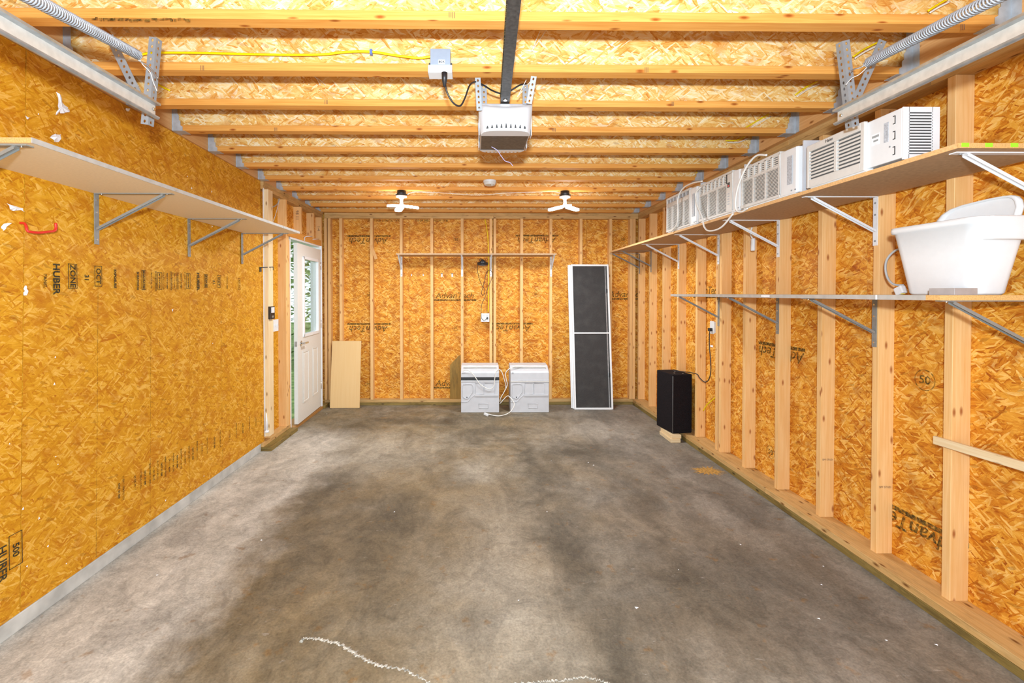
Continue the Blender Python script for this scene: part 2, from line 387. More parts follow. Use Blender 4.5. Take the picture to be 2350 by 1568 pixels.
def tag(o, label, cat, group=None):
    o['label'] = label; o['category'] = cat
    if group: o['group'] = group
    return o
def struct(o): o['kind'] = 'structure'; return o
def curve_pts(ctrl, n=8):
    # Catmull-Rom through control points
    P = [Vector(c) for c in ctrl]; P = [P[0]*2-P[1]] + P + [P[-1]*2-P[-2]]; out = []
    for i in range(1, len(P)-2):
        for k in range(n):
            t = k/n; a, b, c, d = P[i-1], P[i], P[i+1], P[i+2]
            out.append(.5*((2*b)+(-a+c)*t+(2*a-5*b+4*c-d)*t*t+(-a+3*b-3*c+d)*t**3))
    out.append(P[-2]); return out
def text_mesh(name, body, size, mat, Mx, parent, extrude=.0004, align='CENTER', shear=0, bold=0, sx=1):
    cu = bpy.data.curves.new('t', 'FONT'); cu.body = body; cu.size = size; cu.extrude = extrude; cu.align_x = align; cu.align_y = 'CENTER'
    cu.shear = shear; cu.offset = bold; cu.resolution_u = 3
    to = bpy.data.objects.new('t', cu); COL.objects.link(to)
    dg = bpy.context.evaluated_depsgraph_get(); me = bpy.data.meshes.new_from_object(to.evaluated_get(dg))
    bpy.data.objects.remove(to)
    me.transform(Mx @ Matrix.Diagonal((sx, 1, 1, 1))); me.name = name; me.materials.clear(); me.materials.append(M[mat])
    o = bpy.data.objects.new(name, me); COL.objects.link(o)
    if parent: o.parent = parent
    return o
# frames for writing on planes: text x -> u, text y -> v
def frame(o, u, v):
    u = Vector(u).normalized(); v = Vector(v).normalized(); n = u.cross(v)
    return Matrix(((u.x, v.x, n.x, o[0]), (u.y, v.y, n.y, o[1]), (u.z, v.z, n.z, o[2]), (0, 0, 0, 1)))

# ------------------------------------------------------------------ dimensions
YB = 6.17        # back stud faces
YO = YB+.089     # back sheathing
XR = 2.22        # right stud faces
XRO = XR+.089
XS = 2.145       # right sill front
XL = -2.035      # left stud faces
Z0 = .076; ZT = 2.528; ZP = 2.603; JB = ZP     # stud foot / stud top / plate top / joist bottom
YN = -1.0        # nearest built
DECK = JB+.302
def rimL(y): return -1.985-.035*(y-2.2)
def rimR(y): return 2.165+.008*(y-2.2)

# ------------------------------------------------------------------ floor
fl = struct(MB().add([(-2.155, YN-1, 0), (2.45, YN-1, 0), (2.45, YO+.05, 0), (-2.155, YO+.05, 0), (-2.155, YN-1, -.12), (2.45, YN-1, -.12), (2.45, YO+.05, -.12), (-2.155, YO+.05, -.12)],
     [(0, 1, 2, 3), (7, 6, 5, 4), (0, 4, 5, 1), (1, 5, 6, 2), (2, 6, 7, 3), (3, 7, 4, 0)]).build('floor', 'floor'))
def gz(px, py): d = ray(px, py); return Vector((0, 0, CH)) + d*(-CH/d.z)
def crack(ctrl, wd, seed):
    rnd = random.Random(seed); c = curve_pts([gz(*p) for p in ctrl], 22); mb = MB(); V = []; fs = []
    for i, p in enumerate(c):
        t = (c[min(i+1, len(c)-1)]-c[max(i-1, 0)]).normalized(); nrm = Vector((-t.y, t.x, 0)); k = math.sin(pi*min(1, max(0.03, i/(len(c)-1))))**.4
        j = rnd.uniform(-.006, .006); a = wd*k*rnd.uniform(.35, 1.1); bb = wd*k*rnd.uniform(.35, 1.1)
        V += [p+nrm*(a+j)+Vector((0, 0, .0008)), p+nrm*(j+rnd.uniform(-.003, .003))+Vector((0, 0, rnd.uniform(.002, .005))), p-nrm*(bb-j)+Vector((0, 0, .0008))]
    for i in range(len(c)-1):
        for q in (0, 1): fs.append((i*3+q, i*3+q+1, i*3+q+4, i*3+q+3))
    mb.add(V, fs); return mb.build('crack_filler', 'crack', fl, fixn=False)
crack([(690, 1476), (700, 1466), (745, 1470), (790, 1484), (830, 1510), (880, 1530), (930, 1538), (985, 1568)], .010, 3)
crack([(1180, 1572), (1240, 1566), (1290, 1562), (1340, 1556), (1375, 1562), (1420, 1575)], .007, 5)
# dried splash by the right sill
rnd = random.Random(4); c = gz(1625, 1081); V = [c+Vector((0, 0, .0015))]; n = 40
for i in range(n):
    a = 2*pi*i/n; r = (rnd.uniform(.5, .72) if i % 2 else rnd.uniform(.8, 1.25)); V.append(c+Vector((cos(a)*.135*r, sin(a)*.10*r, .001)))
MB().add(V, [(0, i+1, (i+1) % n+1) for i in range(n)]).build('dried_splash', 'splat', fl, fixn=False)
# grit on the slab
rnd = random.Random(9); mb = MB()
for (px, py) in [(1885, 1342), (1890, 1300), (1557, 1308), (1460, 1395), (905, 1175), (1265, 1058), (1350, 1062), (1362, 1068), (1255, 1175), (1880, 1420), (2150, 1480), (1700, 1250), (1190, 1378), (600, 1240), (360, 1320), (750, 950), (2035, 1470)]:
    p = gz(px, py); r = rnd.uniform(.004, .009); a = rnd.uniform(0, 3)
    mb.add([p+Vector((r*cos(a+k*2.1)*(1.6 if k == 0 else 1), r*sin(a+k*2.1), 0)) for k in range(3)]+[p+Vector((0, 0, r*.5))], [(0, 1, 3), (1, 2, 3), (2, 0, 3)])
g_ = mb.build('grit', 'paper', fl, fixn=False); g_['kind'] = 'stuff'
# salt bloom by the right back corner
struct(MB().box((-2.154, YN, -.001), (-2.05, 4.37, .078)).build('trim_1', 'curb', bevel=.006))   # concrete curb
lawn = MB().add([(-22, -8, -.13), (-2.35, -8, -.13), (-2.35, 26, -.13), (-22, 26, -.13)], [(0, 1, 2, 3)]).build('lawn', 'grass', fixn=False); lawn['kind'] = 'structure'

# ------------------------------------------------------------------ back wall
wb = struct(MB().box((-2.155, YO+.013, 0), (2.45, YO+.03, DECK), grain=0).build('wall_back', 'osb'))
px0 = -2.13
for i, (a, bb) in enumerate([(-2.13, -.905), (-.903, .316), (.318, 1.536), (1.538, 2.33)]):
    MB().box((a, YO, .04), (bb, YO+.012, ZT+.02), grain=0).build('osb_panel', 'osb', wb)
def S(px): return atY(px, 700, YB).x
back_studs = [779, 849.5, 917.6, 987.8, 1057.3, 1123.4, 1193.9, 1260.8, 1330, 1398]
for px in back_studs:
    x = S(px); MB().box((x, YB, Z0), (x+.038, YO, ZT)).build('stud', 'pine', wb, .0015, 1)
for x in (S(1132.5), 2.105, 2.145, -2.035, -1.985):
    MB().box((x, YB, Z0), (x+.037, YO, ZT)).build('stud', 'pine', wb, .0015, 1)
for (a, bb) in ((-2.03, .25), (.252, 2.215)):
    MB().box((a, YB-.002, ZT), (bb, YO, ZT+.0375)).build('top_plate', 'plate', wb, .0015, 1)
MB().box((-2.03, YB-.002, ZT+.038), (2.215, YO, ZP)).build('top_plate', 'plate', wb, .0015, 1)
MB().box((-2.035, YB-.002, .0385), (2.215, YO, Z0)).build('bottom_plate', 'plate', wb, .0015, 1)
MB().box((-2.035, YB-.012, .0), (2.2, YO, .038)).build('sill_plate', 'treated', wb, .0015, 1)

# ------------------------------------------------------------------ right wall
wr = struct(MB().box((XRO+.013, YN, 0), (XRO+.03, YO+.03, DECK), grain=1).build('wall_right', 'osb'))
for a in (-1.0, .219, 1.438, 2.657, 3.876, 5.095):
    MB().box((XRO, a, .04), (XRO+.012, min(a+1.217, YO), ZT+.02), grain=1).build('osb_panel', 'osb', wr)
def RY(px):   # depth of the far-left edge of a stud's room face
    return atX(px, 700, XR).y
right_px = [2168, 2003, 1876, 1780, 1705, 1651, 1596, 1553, 1519.5, 1489, 1463.5]
for px in right_px:
    y = RY(px); MB().box((XR, y-.038, Z0), (XRO, y, ZT)).build('stud', 'pine', wr, .0015, 1)
y = RY(1642.5); MB().box((XR, y-.037, Z0), (XRO, y, ZT)).build('stud', 'pine', wr, .0015, 1)
for y in (1.75, 1.34, .93, .52, .11, -.3, -.71): MB().box((XR, y-.038, Z0), (XRO, y, ZT)).build('stud', 'pine', wr, .0015, 1)
MB().box((XS, YN, 0), (XRO, YB-.012, .038)).build('sill_plate', 'treated', wr, .0015, 1)
for a, bb in ((YN, 3.33), (3.332, YB-.003)):
    MB().box((XS+.004, a, .0385), (XRO, bb, Z0)).build('bottom_plate', 'plate', wr, .0015, 1)
for k in range(2):
    for a, bb in ((YN, 2.2+k), (2.202+k, YB-.003)):
        MB().box((XR-.004, a, ZT+.038*k), (XRO, bb, ZT+.0375+.038*k)).build('top_plate', 'plate', wr, .0015, 1)

# ------------------------------------------------------------------ left wall
wl = struct(MB().box((-2.155, YN, 0), (-2.13, 5.0, DECK), grain=1).box((-2.155, 5.0, 2.13), (-2.13, YO, DECK), grain=1).box((-2.155, 5.0, 0), (-2.13, 5.03, 2.13)).box((-2.155, 5.99, 0), (-2.13, YO, 2.13)).build('wall_left', 'osb_left'))
# rough interior sheathing, panel by panel
for a, bb in ((YN, -.382), (-.38, .837), (.839, 2.057), (2.061, 3.278), (3.281, 4.44)):
    V = []
    for t in (0, .011):
        V += [(-2.05-t, a, .080), (-2.05-t, bb, .080), (min(-1.99, rimL(bb)-.012)-t, bb, ZP-.002), (min(-1.99, rimL(a)-.012)-t, a, ZP-.002)]
    MB().add(V, [(0, 1, 2, 3), (7, 6, 5, 4), (0, 4, 5, 1), (1, 5, 6, 2), (2, 6, 7, 3), (3, 7, 4, 0)], None, 1).build('osb_panel', 'osb_left', wl)
def wallx(y, z): t = (z-.08)/(ZP-.08); return -2.05*(1-t)+min(-1.99, rimL(y)-.012)*t
for y in (2.47, 2.88, 3.70, 4.10):
    z0 = .09; z1 = 1.75 if y > 2.5 else 1.6
    MB().add([(wallx(y, z0)+.0012, y-.0012, z0), (wallx(y, z0)+.0012, y+.0012, z0), (wallx(y, z1)+.0012, y+.0012, z1), (wallx(y, z1)+.0012, y-.0012, z1)], [(0, 1, 2, 3)]).build('nailing_line', 'ink_soft', wl, fixn=False)
# end studs, door post
MB().box((-2.05, 4.455, .118), (-2.008, 4.555, ZT)).build('stud', 'lath', wl, .0015, 1)
MB().box((-2.055, 4.444, .12), (-2.047, 4.456, ZT+.01)).build('edge_bead', 'trim_white', wl)
for (y, z1) in ((4.93, ZT), (5.36, ZT), (5.77, ZT)):
    z0 = Z0 if y < 5 else 2.215
    MB().box((-2.125, y, z0), (XL, y+.038, z1)).build('stud', 'pine', wl, .0015, 1)
MB().box((-2.125, 4.969, Z0), (XL, 5.007, 2.215)).build('stud', 'pine', wl, .0015, 1)
MB().box((-2.125, 5.008, Z0), (XL-.002, 5.03, 2.10)).build('stud', 'pine_orange', wl, .0015, 1)
MB().box((-2.125, 6.00, .02), (XL, 6.038, 2.215)).build('stud', 'pine', wl, .0015, 1)
MB().box((-2.125, 6.09, .02), (XL-.01, 6.128, ZT)).build('stud', 'pine', wl, .0015, 1)
MB().box((-2.125, 4.93+.039, 2.14), (XL+.004, 6.04, 2.214)).build('door_header', 'pine_orange', wl, .0015, 1)
MB().box((-2.125, 4.38, .0385), (XL+.002, 5.03, Z0)).build('bottom_plate', 'plate', wl, .0015, 1)
MB().box((-2.13, 4.38, 0), (-1.955, 5.03, .038)).build('sill_plate', 'treated', wl, .0015, 1)
MB().box((-2.155, 5.03, 0), (-2.0, 6.0, .034)).build('door_threshold', 'copper', wl, .0015, 1)
MB().box((-2.125, 6.0, 0), (-1.97, YB-.013, .04)).build('sill_plate', 'treated', wl, .0015, 1)
for k in range(2):
    MB().box((-2.125, 4.441, ZT+.038*k), (-2.05+.004*k, YB-.003, ZT+.0375+.038*k)).build('top_plate', 'plate', wl, .0015, 1)
MB().box((-2.1295, 4.44, .04), (-2.122, 4.93, ZT), grain=1).build('osb_panel', 'osb_left', wl)
MB().box((-2.1295, 5.01, 2.21), (-2.122, YO, ZT), grain=1).build('osb_panel', 'osb', wl)

# ------------------------------------------------------------------ ceiling: deck, I-joists, hangers, rim boards
ce = struct(MB().box((-2.155, YN, DECK), (2.45, YO+.03, DECK+.02), grain=0).build('ceiling', 'osb_web'))
joist_y = [-.60, -.18, .23, .64, 1.05, 1.467, 1.887, 2.305, 2.719, 3.137, 3.574, 4.004, 4.43, 4.871, 5.319, 5.756, 6.16]
# hanger mesh: stepped side plate + seat
def hanger_mesh():
    mb = MB()
    prof = [(0, 0), (-.068, 0), (-.068, .026), (-.054, .034), (-.054, .062), (-.044, .070), (-.044, .10), (-.034, .112), (-.034, .285), (0, .285)]
    for yy in (-.066, .002): mb.prism([(p[0], p[1]) for p in prof], 1, yy, yy+.0015)
    mb.box((-.080, -.067, -.003), (0, .004, -.001))
    mb.box((-.0015, -.10, .0), (0, -.064, .285)); mb.box((-.0015, .002, .0), (0, .036, .285))
    return mb.mesh('joist_hanger', 'hanger')
HM = hanger_mesh()
for y in joist_y:
    a, bb = rimL(y)+.002, rimR(y)-.002
    jb = MB().box((a, y-.063, JB), (bb, y, JB+.038), grain=0).box((a, y-.063, DECK-.038), (bb, y, DECK), grain=0)
    jo = jb.build('joist', 'pine_orange', ce, .0015, 1)
    MB().box((a, y-.036, JB+.036), (bb, y-.027, DECK-.036), grain=0).build('web', 'osb_web', jo)
    for X, s in ((rimR(y)-.001, 1), (rimL(y)+.001, -1)):
        h = bpy.data.objects.new('joist_hanger', HM); COL.objects.link(h); h.parent = ce
        h.location = (X, y, JB); h.scale = (s, 1, 1)
V = [(rimR(YN), YN, ZP), (rimR(YO), YO, ZP), (rimR(YO)+.04, YO, ZP), (rimR(YN)+.06, YN, ZP)]
MB().add(V+[(v[0], v[1], DECK) for v in V], [(0, 3, 2, 1), (4, 5, 6, 7), (0, 1, 5, 4), (1, 2, 6, 5), (2, 3, 7, 6), (3, 0, 4, 7)], None, 1).build('rim_board', 'rim', ce)
V = [(rimL(YN), YN, ZP), (rimL(YO), YO, ZP), (rimL(YO)-.03, YO, ZP), (rimL(YN)-.06, YN, ZP)]
MB().add(V+[(v[0], v[1], DECK) for v in V], [(0, 3, 2, 1), (4, 5, 6, 7), (0, 1, 5, 4), (1, 2, 6, 5), (2, 3, 7, 6), (3, 0, 4, 7)], None, 1).build('rim_board', 'rim', ce)
# charred bark streak and finger-joint stamps on the flanges
rnd = random.Random(2)
for (px, py, n, jy) in [(1030, 34, 4, 1.887-.063), (460, 156, 3, 2.305-.063), (745, 234, 3, 2.719-.063), (1540, 238, 3, 2.719-.063), (630, 297, 3, 3.137-.063), (1267, 298, 4, 3.137-.063), (1480, 160, 3, 2.305-.063), (2205, 62, 3, 1.887-.063)]:
    c = atY(px, py, jy-.0012); mb = MB()
    for k in range(n): mb.box((c.x+k*.007, c.y, c.z-.012+rnd.uniform(-.002, .002)), (c.x+k*.007+.0025, c.y+.0006, c.z+.012))
    mb.build('finger_joint_stamp', 'pencil', ce)
mb = MB()
for k in range(26):
    p = atY(210+k*8.6, 43+rnd.uniform(-2, 2)+k*.1, 1.887-.0642); r = rnd.uniform(.004, .012)
    mb.box((p.x, p.y, p.z-.003-rnd.uniform(0, .004)), (p.x+r*2, p.y+.0006, p.z+rnd.uniform(.001, .006)))
mb.build('bark_streak', 'ink_soft', ce)

# ------------------------------------------------------------------ writing on the sheathing
def stamp_back(px, py, body, size, flip=False, bar=True, mat='ink', parent=wb):
    p = atY(px, py, YO-.0012); s = -1 if flip else 1
    fr = frame(p, (s, 0, 0), (0, 0, s))
    text_mesh('printed_stamp', body, size, mat, fr, parent, .0003, shear=.25, bold=.0012)
    if bar:
        w_ = size*2.6
        MB().box((-w_, -size*.62, -.0002), (w_, -size*.42, .0003), fr).build('printed_bar', mat, parent)
for (px, py, fl_) in ((846, 552, True), (1043, 679, False), (846, 754, True), (1232, 551, True), (1174, 753, True), (1043, 880, False), (1440, 676, False)):
    stamp_back(px, py, 'AdvanTech', .115, fl_, mat='ink_soft')
def ring_stamp(p, u, v, r, txt, parent, mat='ink_soft', flip=1):
    fr = frame(p, u, v); mb = MB(); n = 28; V = []; fs = []
    for i in range(n):
        a = 2*pi*i/n; V += [(cos(a)*r, sin(a)*r, 0), (cos(a)*r*.9, sin(a)*r*.9, 0)]
    for i in range(n): j = (i+1) % n; fs.append((2*i, 2*j, 2*j+1, 2*i+1))
    mb.add(V, fs, fr); mb.build('printed_ring', mat, parent, fixn=False)
    text_mesh('printed_number', txt, r*1.1, mat, fr, parent, .0002, bold=.001)
for (px, py) in ((845, 678), (845, 882), (1047, 550), (1045, 753), (1230, 675), (1430, 550)):
    ring_stamp(atY(px, py, YO-.0012), (1, 0, 0), (0, 0, 1), .045, '50', wb)
# top-edge printing on the back panels
p = atY(905, 507, YO-.0012)
for px in (880, 990): text_mesh('printed_edge_text', 'USE OF SHEATHING AT 16 IN', .035, 'ink_soft', frame(atY(px, 507, YO-.0012), (1, 0, 0), (0, 0, 1)), wb, .0002, bold=.001)
def onR(px, py): return atX(px, py, XRO-.0012)
ring_stamp(onR(2122, 873), (0, -1, 0), (0, 0, 1), .055, '50', wr)
ring_stamp(onR(1768, 1038), (0, -1, 0), (0, 0, 1), .05, '50', wr)
for (px, py, s) in ((2100, 1215, -1), (1790, 812, -1), (1620, 668, 1)):
    p = onR(px, py); fr = frame(p, (0, -s, 0), (0, 0, s))
    text_mesh('printed_stamp', 'AdvanTech', .11, 'ink_soft', fr, wr, .0003, shear=.25, bold=.0015)
    MB().box((-.26, -.070, -.0002), (.26, -.045, .0003), fr).build('printed_bar', 'ink_soft', wr)
# stud grade stamps
for (px, py) in ((2028, 1117), (1900, 1056)):
    p = atX(px, py, XR+.045); st = min(RY(2003) if px > 1950 else RY(1876), 9)
    text_mesh('grade_stamp', 'SPF STUD', .016, 'pencil', frame((XR+.045, st-.0395, p.z), (1, 0, 0), (0, 0, 1)), wr, .0002)
# left wall: two rows of label printing, letters turned a quarter clockwise
def stampL(px, py, body, size, box=None, mat='ink', bold=.0008):
    y = atX(px, py, -2.04).y; z = atX(px, py, -2.04).z; X = wallx(y, z)+.0016
    fr = frame((X, y, z), (0, 0, -1), (0, 1, 0))
    text_mesh('printed_stamp', body, size, mat, fr, wl, .0003, bold=bold)
    if box:
        a, bb = box; mb = MB(); t = .003
        mb.box((-a, -bb, 0), (a, -bb+t, .0004), fr).box((-a, bb-t, 0), (a, bb, .0004), fr).box((-a, -bb, 0), (-a+t, bb, .0004), fr).box((a-t, -bb, 0), (a, bb, .0004), fr)
        mb.build('printed_box', mat, wl)
stampL(92, 645, 'PANEL', .022, mat='ink_soft'); stampL(118, 640, 'HUBER', .048, bold=.0015)
stampL(157, 634, 'ZONE', .042, (.062, .026)); stampL(190, 638, '31', .036); stampL(218, 634, 'OCT', .040, (.055, .024))
stampL(258, 640, 'EXPOSURE', .022); stampL(312, 645, 'SHEATHING', .020); stampL(326, 643, 'SPAN RATED', .020, (.06, .018))
for i, px in enumerate((345, 355, 364, 373, 382, 391, 399, 407, 415, 424, 432)):
    stampL(px, 645, ('fasten 6 in on edges', '24 OC MAX SPACING', 'gap 1/8 in all sides', 'THIS SIDE INDOORS')[i % 4], .013, (.055, .022) if i in (2, 6, 10) else None, mat='ink' if i % 3 else 'ink_soft', bold=.0004)
stampL(455, 646, 'HUBER', .042, bold=.0015); stampL(474, 645, 'ZONE', .034, (.05, .022)); stampL(493, 648, '31', .034); stampL(505, 646, 'OCT', .034, (.05, .024))
stampL(524, 648, 'EXPOSURE', .022, mat='ink_soft'); stampL(553, 652, 'RATED', .024, (.05, .02), mat='ink_soft')
# lower row
stampL(37, 1262, '500', .040, (.075, .030)); stampL(6, 1295, 'HUBER', .05, bold=.001)
for i, px in enumerate((275, 285, 312, 325, 335, 346, 355, 364, 373, 382, 391, 400, 409, 418, 427, 436, 445, 455, 466, 478, 495, 508, 530, 545, 560, 575, 590, 602)):
    py = 1125-(px-275)*.505 + (0 if i % 2 else 2)
    stampL(px, py, ('OCT 31 500', 'SHEATHING SPAN', '24 OC MAX', 'FASTEN 6 IN OC')[i % 4], .017, None, mat='ink' if i % 4 == 0 else 'ink_soft', bold=.0005)
# carpenter's marks on the cripple studs over the door
text_mesh('pencil_mark', '98 11', .05, 'pencil', frame((-2.08, 5.3588, 2.43), (0, 0, -1), (1, 0, 0)), wl, .0002)
text_mesh('pencil_mark', '1-4', .05, 'pencil', frame((-2.08, 6.0888, 2.38), (0, 0, -1), (1, 0, 0)), wl, .0002)

# ------------------------------------------------------------------ door, ajar, in the left wall
D0 = Vector((-2.012, 5.962, 0)); Dn = Vector((-1.985, 5.118, 0))     # hinge side, latch side (room face)
u = (Dn-D0).normalized(); DW = (Dn-D0).length; nv = Vector((-u.y, u.x, 0))
if nv.x < 0: nv = -nv
DF = Matrix(((u.x, nv.x, 0, D0.x), (u.y, nv.y, 0, D0.y), (0, 0, 1, .047), (0, 0, 0, 1)))   # local x along door from hinge, y toward room
dr = struct(empty('door_1'))
DH = 2.035
def dlx(px, py):   # pixel -> local (x,z) on door room face
    d = ray(px, py); o = Vector((0, 0, CH)); t = (D0-o).dot(nv)/d.dot(nv); p = o+d*t
    return ((p-D0).dot(u), p.z-.047)
wx0, wz1 = dlx(730, 597); wx1, wz0 = dlx(696, 773)
mb = MB(); T = .042
mb.box((0, -T, 0), (wx0, 0, DH), DF).box((wx1, -T, 0), (DW, 0, DH), DF).box((wx0, -T, 0), (wx1, 0, wz0), DF).box((wx0, -T, wz1), (wx1, 0, DH), DF)
slab = mb.build('door_slab', 'door_white', dr)
mb = MB(); q = .028
for (a, bb) in (((wx0-.004, wz0-.004), (wx0+q, wz1+.004)), ((wx1-q, wz0-.004), (wx1+.004, wz1+.004)), ((wx0-.004, wz0-.004), (wx1+.004, wz0+q)), ((wx0-.004, wz1-q), (wx1+.004, wz1+.004))):
    mb.box((a[0], -T-.008, a[1]), (bb[0], .012, bb[1]), DF)
mb.build('window_frame', 'trim_white', dr, .004)
MB().box((wx0+.01, -.026, wz0+.01), (wx1-.01, -.020, wz1-.01), DF).build('window_pane', 'glass', dr)
for (xa, xb) in ((.135, .335), (.485, .685)):
    z0_, z1_ = .20, .80; k = .032
    mb = MB()
    for (a, bb) in (((xa, z0_), (xa+.018, z1_)), ((xb-.018, z0_), (xb, z1_)), ((xa, z0_), (xb, z0_+.018)), ((xa, z1_-.018), (xb, z1_))):
        mb.box((a[0], -.001, a[1]), (bb[0], .006, bb[1]), DF)
    mb.box((xa+k, -.001, z0_+k), (xb-k, .005, z1_-k), DF)
    mb.build('door_panel', 'door_white', dr, .003)
lx, lz = dlx(690, 788)
mb = MB(); mb.cyl((lx, 0, lz), .030, .010, 1, 20, Mx=DF); mb.cyl((lx, .01, lz), .011, .038, 1, 12, Mx=DF)
mb.box((lx-.115, .040, lz-.010), (lx+.010, .054, lz+.010), DF)
mb.build('lever_handle', 'chrome', dr, .003)
mb = MB().box((DW, -.034, lz-.028), (DW+.002, -.008, lz+.028), DF).box((DW+.002, -.027, lz-.009), (DW+.011, -.015, lz+.009), DF); mb.build('latch_plate', 'silver', dr)
for hz in (.22, 1.02, 1.78):
    MB().cyl((-.012, -.004, hz), .008, .10, 2, 10, Mx=DF).box((-.012, -.006, hz), (.004, -.001, hz+.10), DF).build('hinge', 'chrome', dr)
# jamb: white weatherstrip lining
jb = MB().box((-2.155, 5.031, .034), (-2.03, 5.045, 2.115)).box((-2.155, 5.985, .034), (-2.005, 5.999, 2.135)).box((-2.155, 5.031, 2.118), (-2.03, 5.999, 2.138)).build('door_jamb', 'trim_white', dr)
MB().box((-2.07, 5.975, .05), (-2.012, 5.984, 2.10)).build('weatherstrip', 'white', dr)

# ------------------------------------------------------------------ trees outside the door
def conifer(name, x, y, h, r, seed, label):
    rnd = random.Random(seed); t = empty(name, (x, y, -.13)); tag(t, label, 'tree', 'conifers outside the door')
    MB().cyl((0, 0, 0), r*.07, h*.95, 2, 10, r2=.01).build('trunk', 'bark', t)
    mb = MB()
    for k in range(900):
        f = rnd.random()**.8; z = h*(.03+.95*f); rr = r*(1-f)*1.05+.05; a = rnd.uniform(0, 2*pi); q = rr*rnd.uniform(.35, 1)
        p = Vector((cos(a)*q, sin(a)*q, z-q*.25)); L_ = .22+.18*rnd.random(); dirv = Vector((cos(a+rnd.uniform(-.6, .6)), sin(a+rnd.uniform(-.6, .6)), rnd.uniform(-.5, .2))).normalized()
        s_ = dirv.cross(Vector((0, 0, 1))).normalized()*.07
        mb.add([p-s_, p+s_, p+dirv*L_+s_*.3, p+dirv*L_-s_*.3+Vector((0, 0, .02))], [(0, 1, 2, 3)])
    mb.build('foliage', 'needles', t, fixn=False)
conifer('conifer', -4.05, 10.6, 7.0, 1.25, 1, 'dark green conifer straight behind the door pane')
conifer('conifer', -5.6, 12.6, 8.0, 1.5, 2, 'conifer filling the open gap beside the door edge')
conifer('conifer', -5.9, 17.5, 9.0, 1.6, 3, 'conifer farther off, pale between the nearer ones')

# ------------------------------------------------------------------ shelves and brackets
def shelf(name, a, bb, mats, label, cat='shelf'):
    pass
# right upper shelf
ZU = CH+.534; XU = 1.775
t = empty('wall_shelf', (XU, 1.658, ZU)); tag(t, 'long brown wall shelf on the right holding the row of air conditioners', 'shelf')
MB().box((.004, .004, 0), (XR-XU-.002, 4.31, .018), grain=1).build('board', 'shelf_brown', t)
MB().box((0, .004, 0), (.004, 4.31, .0185), grain=1).build('edge_band', 'shelf_edge', t)
MB().box((0, 0, 0), (XR-XU-.002, .004, .0185)).build('cut_end', 'shelf_cut', t, label='orange cut end')
for x in (.012, .10, .195, .28, .36): MB().box((x, -.0008, .004), (x+.028, .0, .0187)).build('paint_mark', 'green', t, label='bright green paint dab')
# right lower shelf
ZL = 1.490; XLo = 1.80
t = empty('wall_shelf', (XLo, 1.742, ZL)); tag(t, 'grey edged lower wall shelf on the right with the white tub on it', 'shelf')
MB().box((.003, .004, 0), (XR-XLo-.002, 2.43, .020), grain=1).build('board', 'shelf_brown', t)
MB().box((0, .055, 0), (.003, 2.43, .0205), grain=1).build('edge_band', 'edge_grey', t)
MB().box((0, 0, 0), (XR-XLo-.002, .004, .0205)).box((0, .004, 0), (.003, .055, .0205)).build('cut_end', 'shelf_cut', t, label='orange cut end')
MB().box((-.001, .275, .0), (.0, .283, .0205)).build('edge_joint', 'white', t)
MB().box((-.001, 1.02, .004), (.0, 1.10, .017)).build('price_sticker', 'paper', t)
# left shelf
XF = -1.56; ZS = CH+.530
t = empty('wall_shelf', (XF, 1.63, ZS)); tag(t, 'tan wall shelf with grey front edge high on the left wall', 'shelf')
MB().box((-.475, .004, 0), (-.004, 2.45, .0185), grain=1).build('board', 'shelf_tan', t)
MB().box((-.004, 0, 0), (0, 2.45, .019), grain=1).build('edge_band', 'edge_grey', t)
MB().box((-.475, 0, 0), (-.004, .004, .019)).build('cut_end', 'shelf_cut', t, label='pale orange cut end')
for yy in (.77, 2.10): MB().cyl((.0, yy, .0095), .005, .002, 0, 10).build('screw', 'chrome', t)
MB().box((.0, 1.52, .003), (.001, 1.62, .016)).build('price_sticker', 'paper', t)
# back wall shelf
Zb = CH+.496; pL = atY(909, 583, 5.88).x; pR = atY(1277, 583, 5.88).x
t = empty('wall_shelf', (pL, 5.87, Zb)); tag(t, 'narrow brown shelf across the studs of the back wall', 'shelf')
MB().box((0, .003, 0), (pR-pL, YB-5.87-.001, .018), grain=0).build('board', 'shelf_brown', t)
MB().box((0, 0, 0), (pR-pL, .003, .018), grain=0).build('edge_band', 'shelf_brown', t)

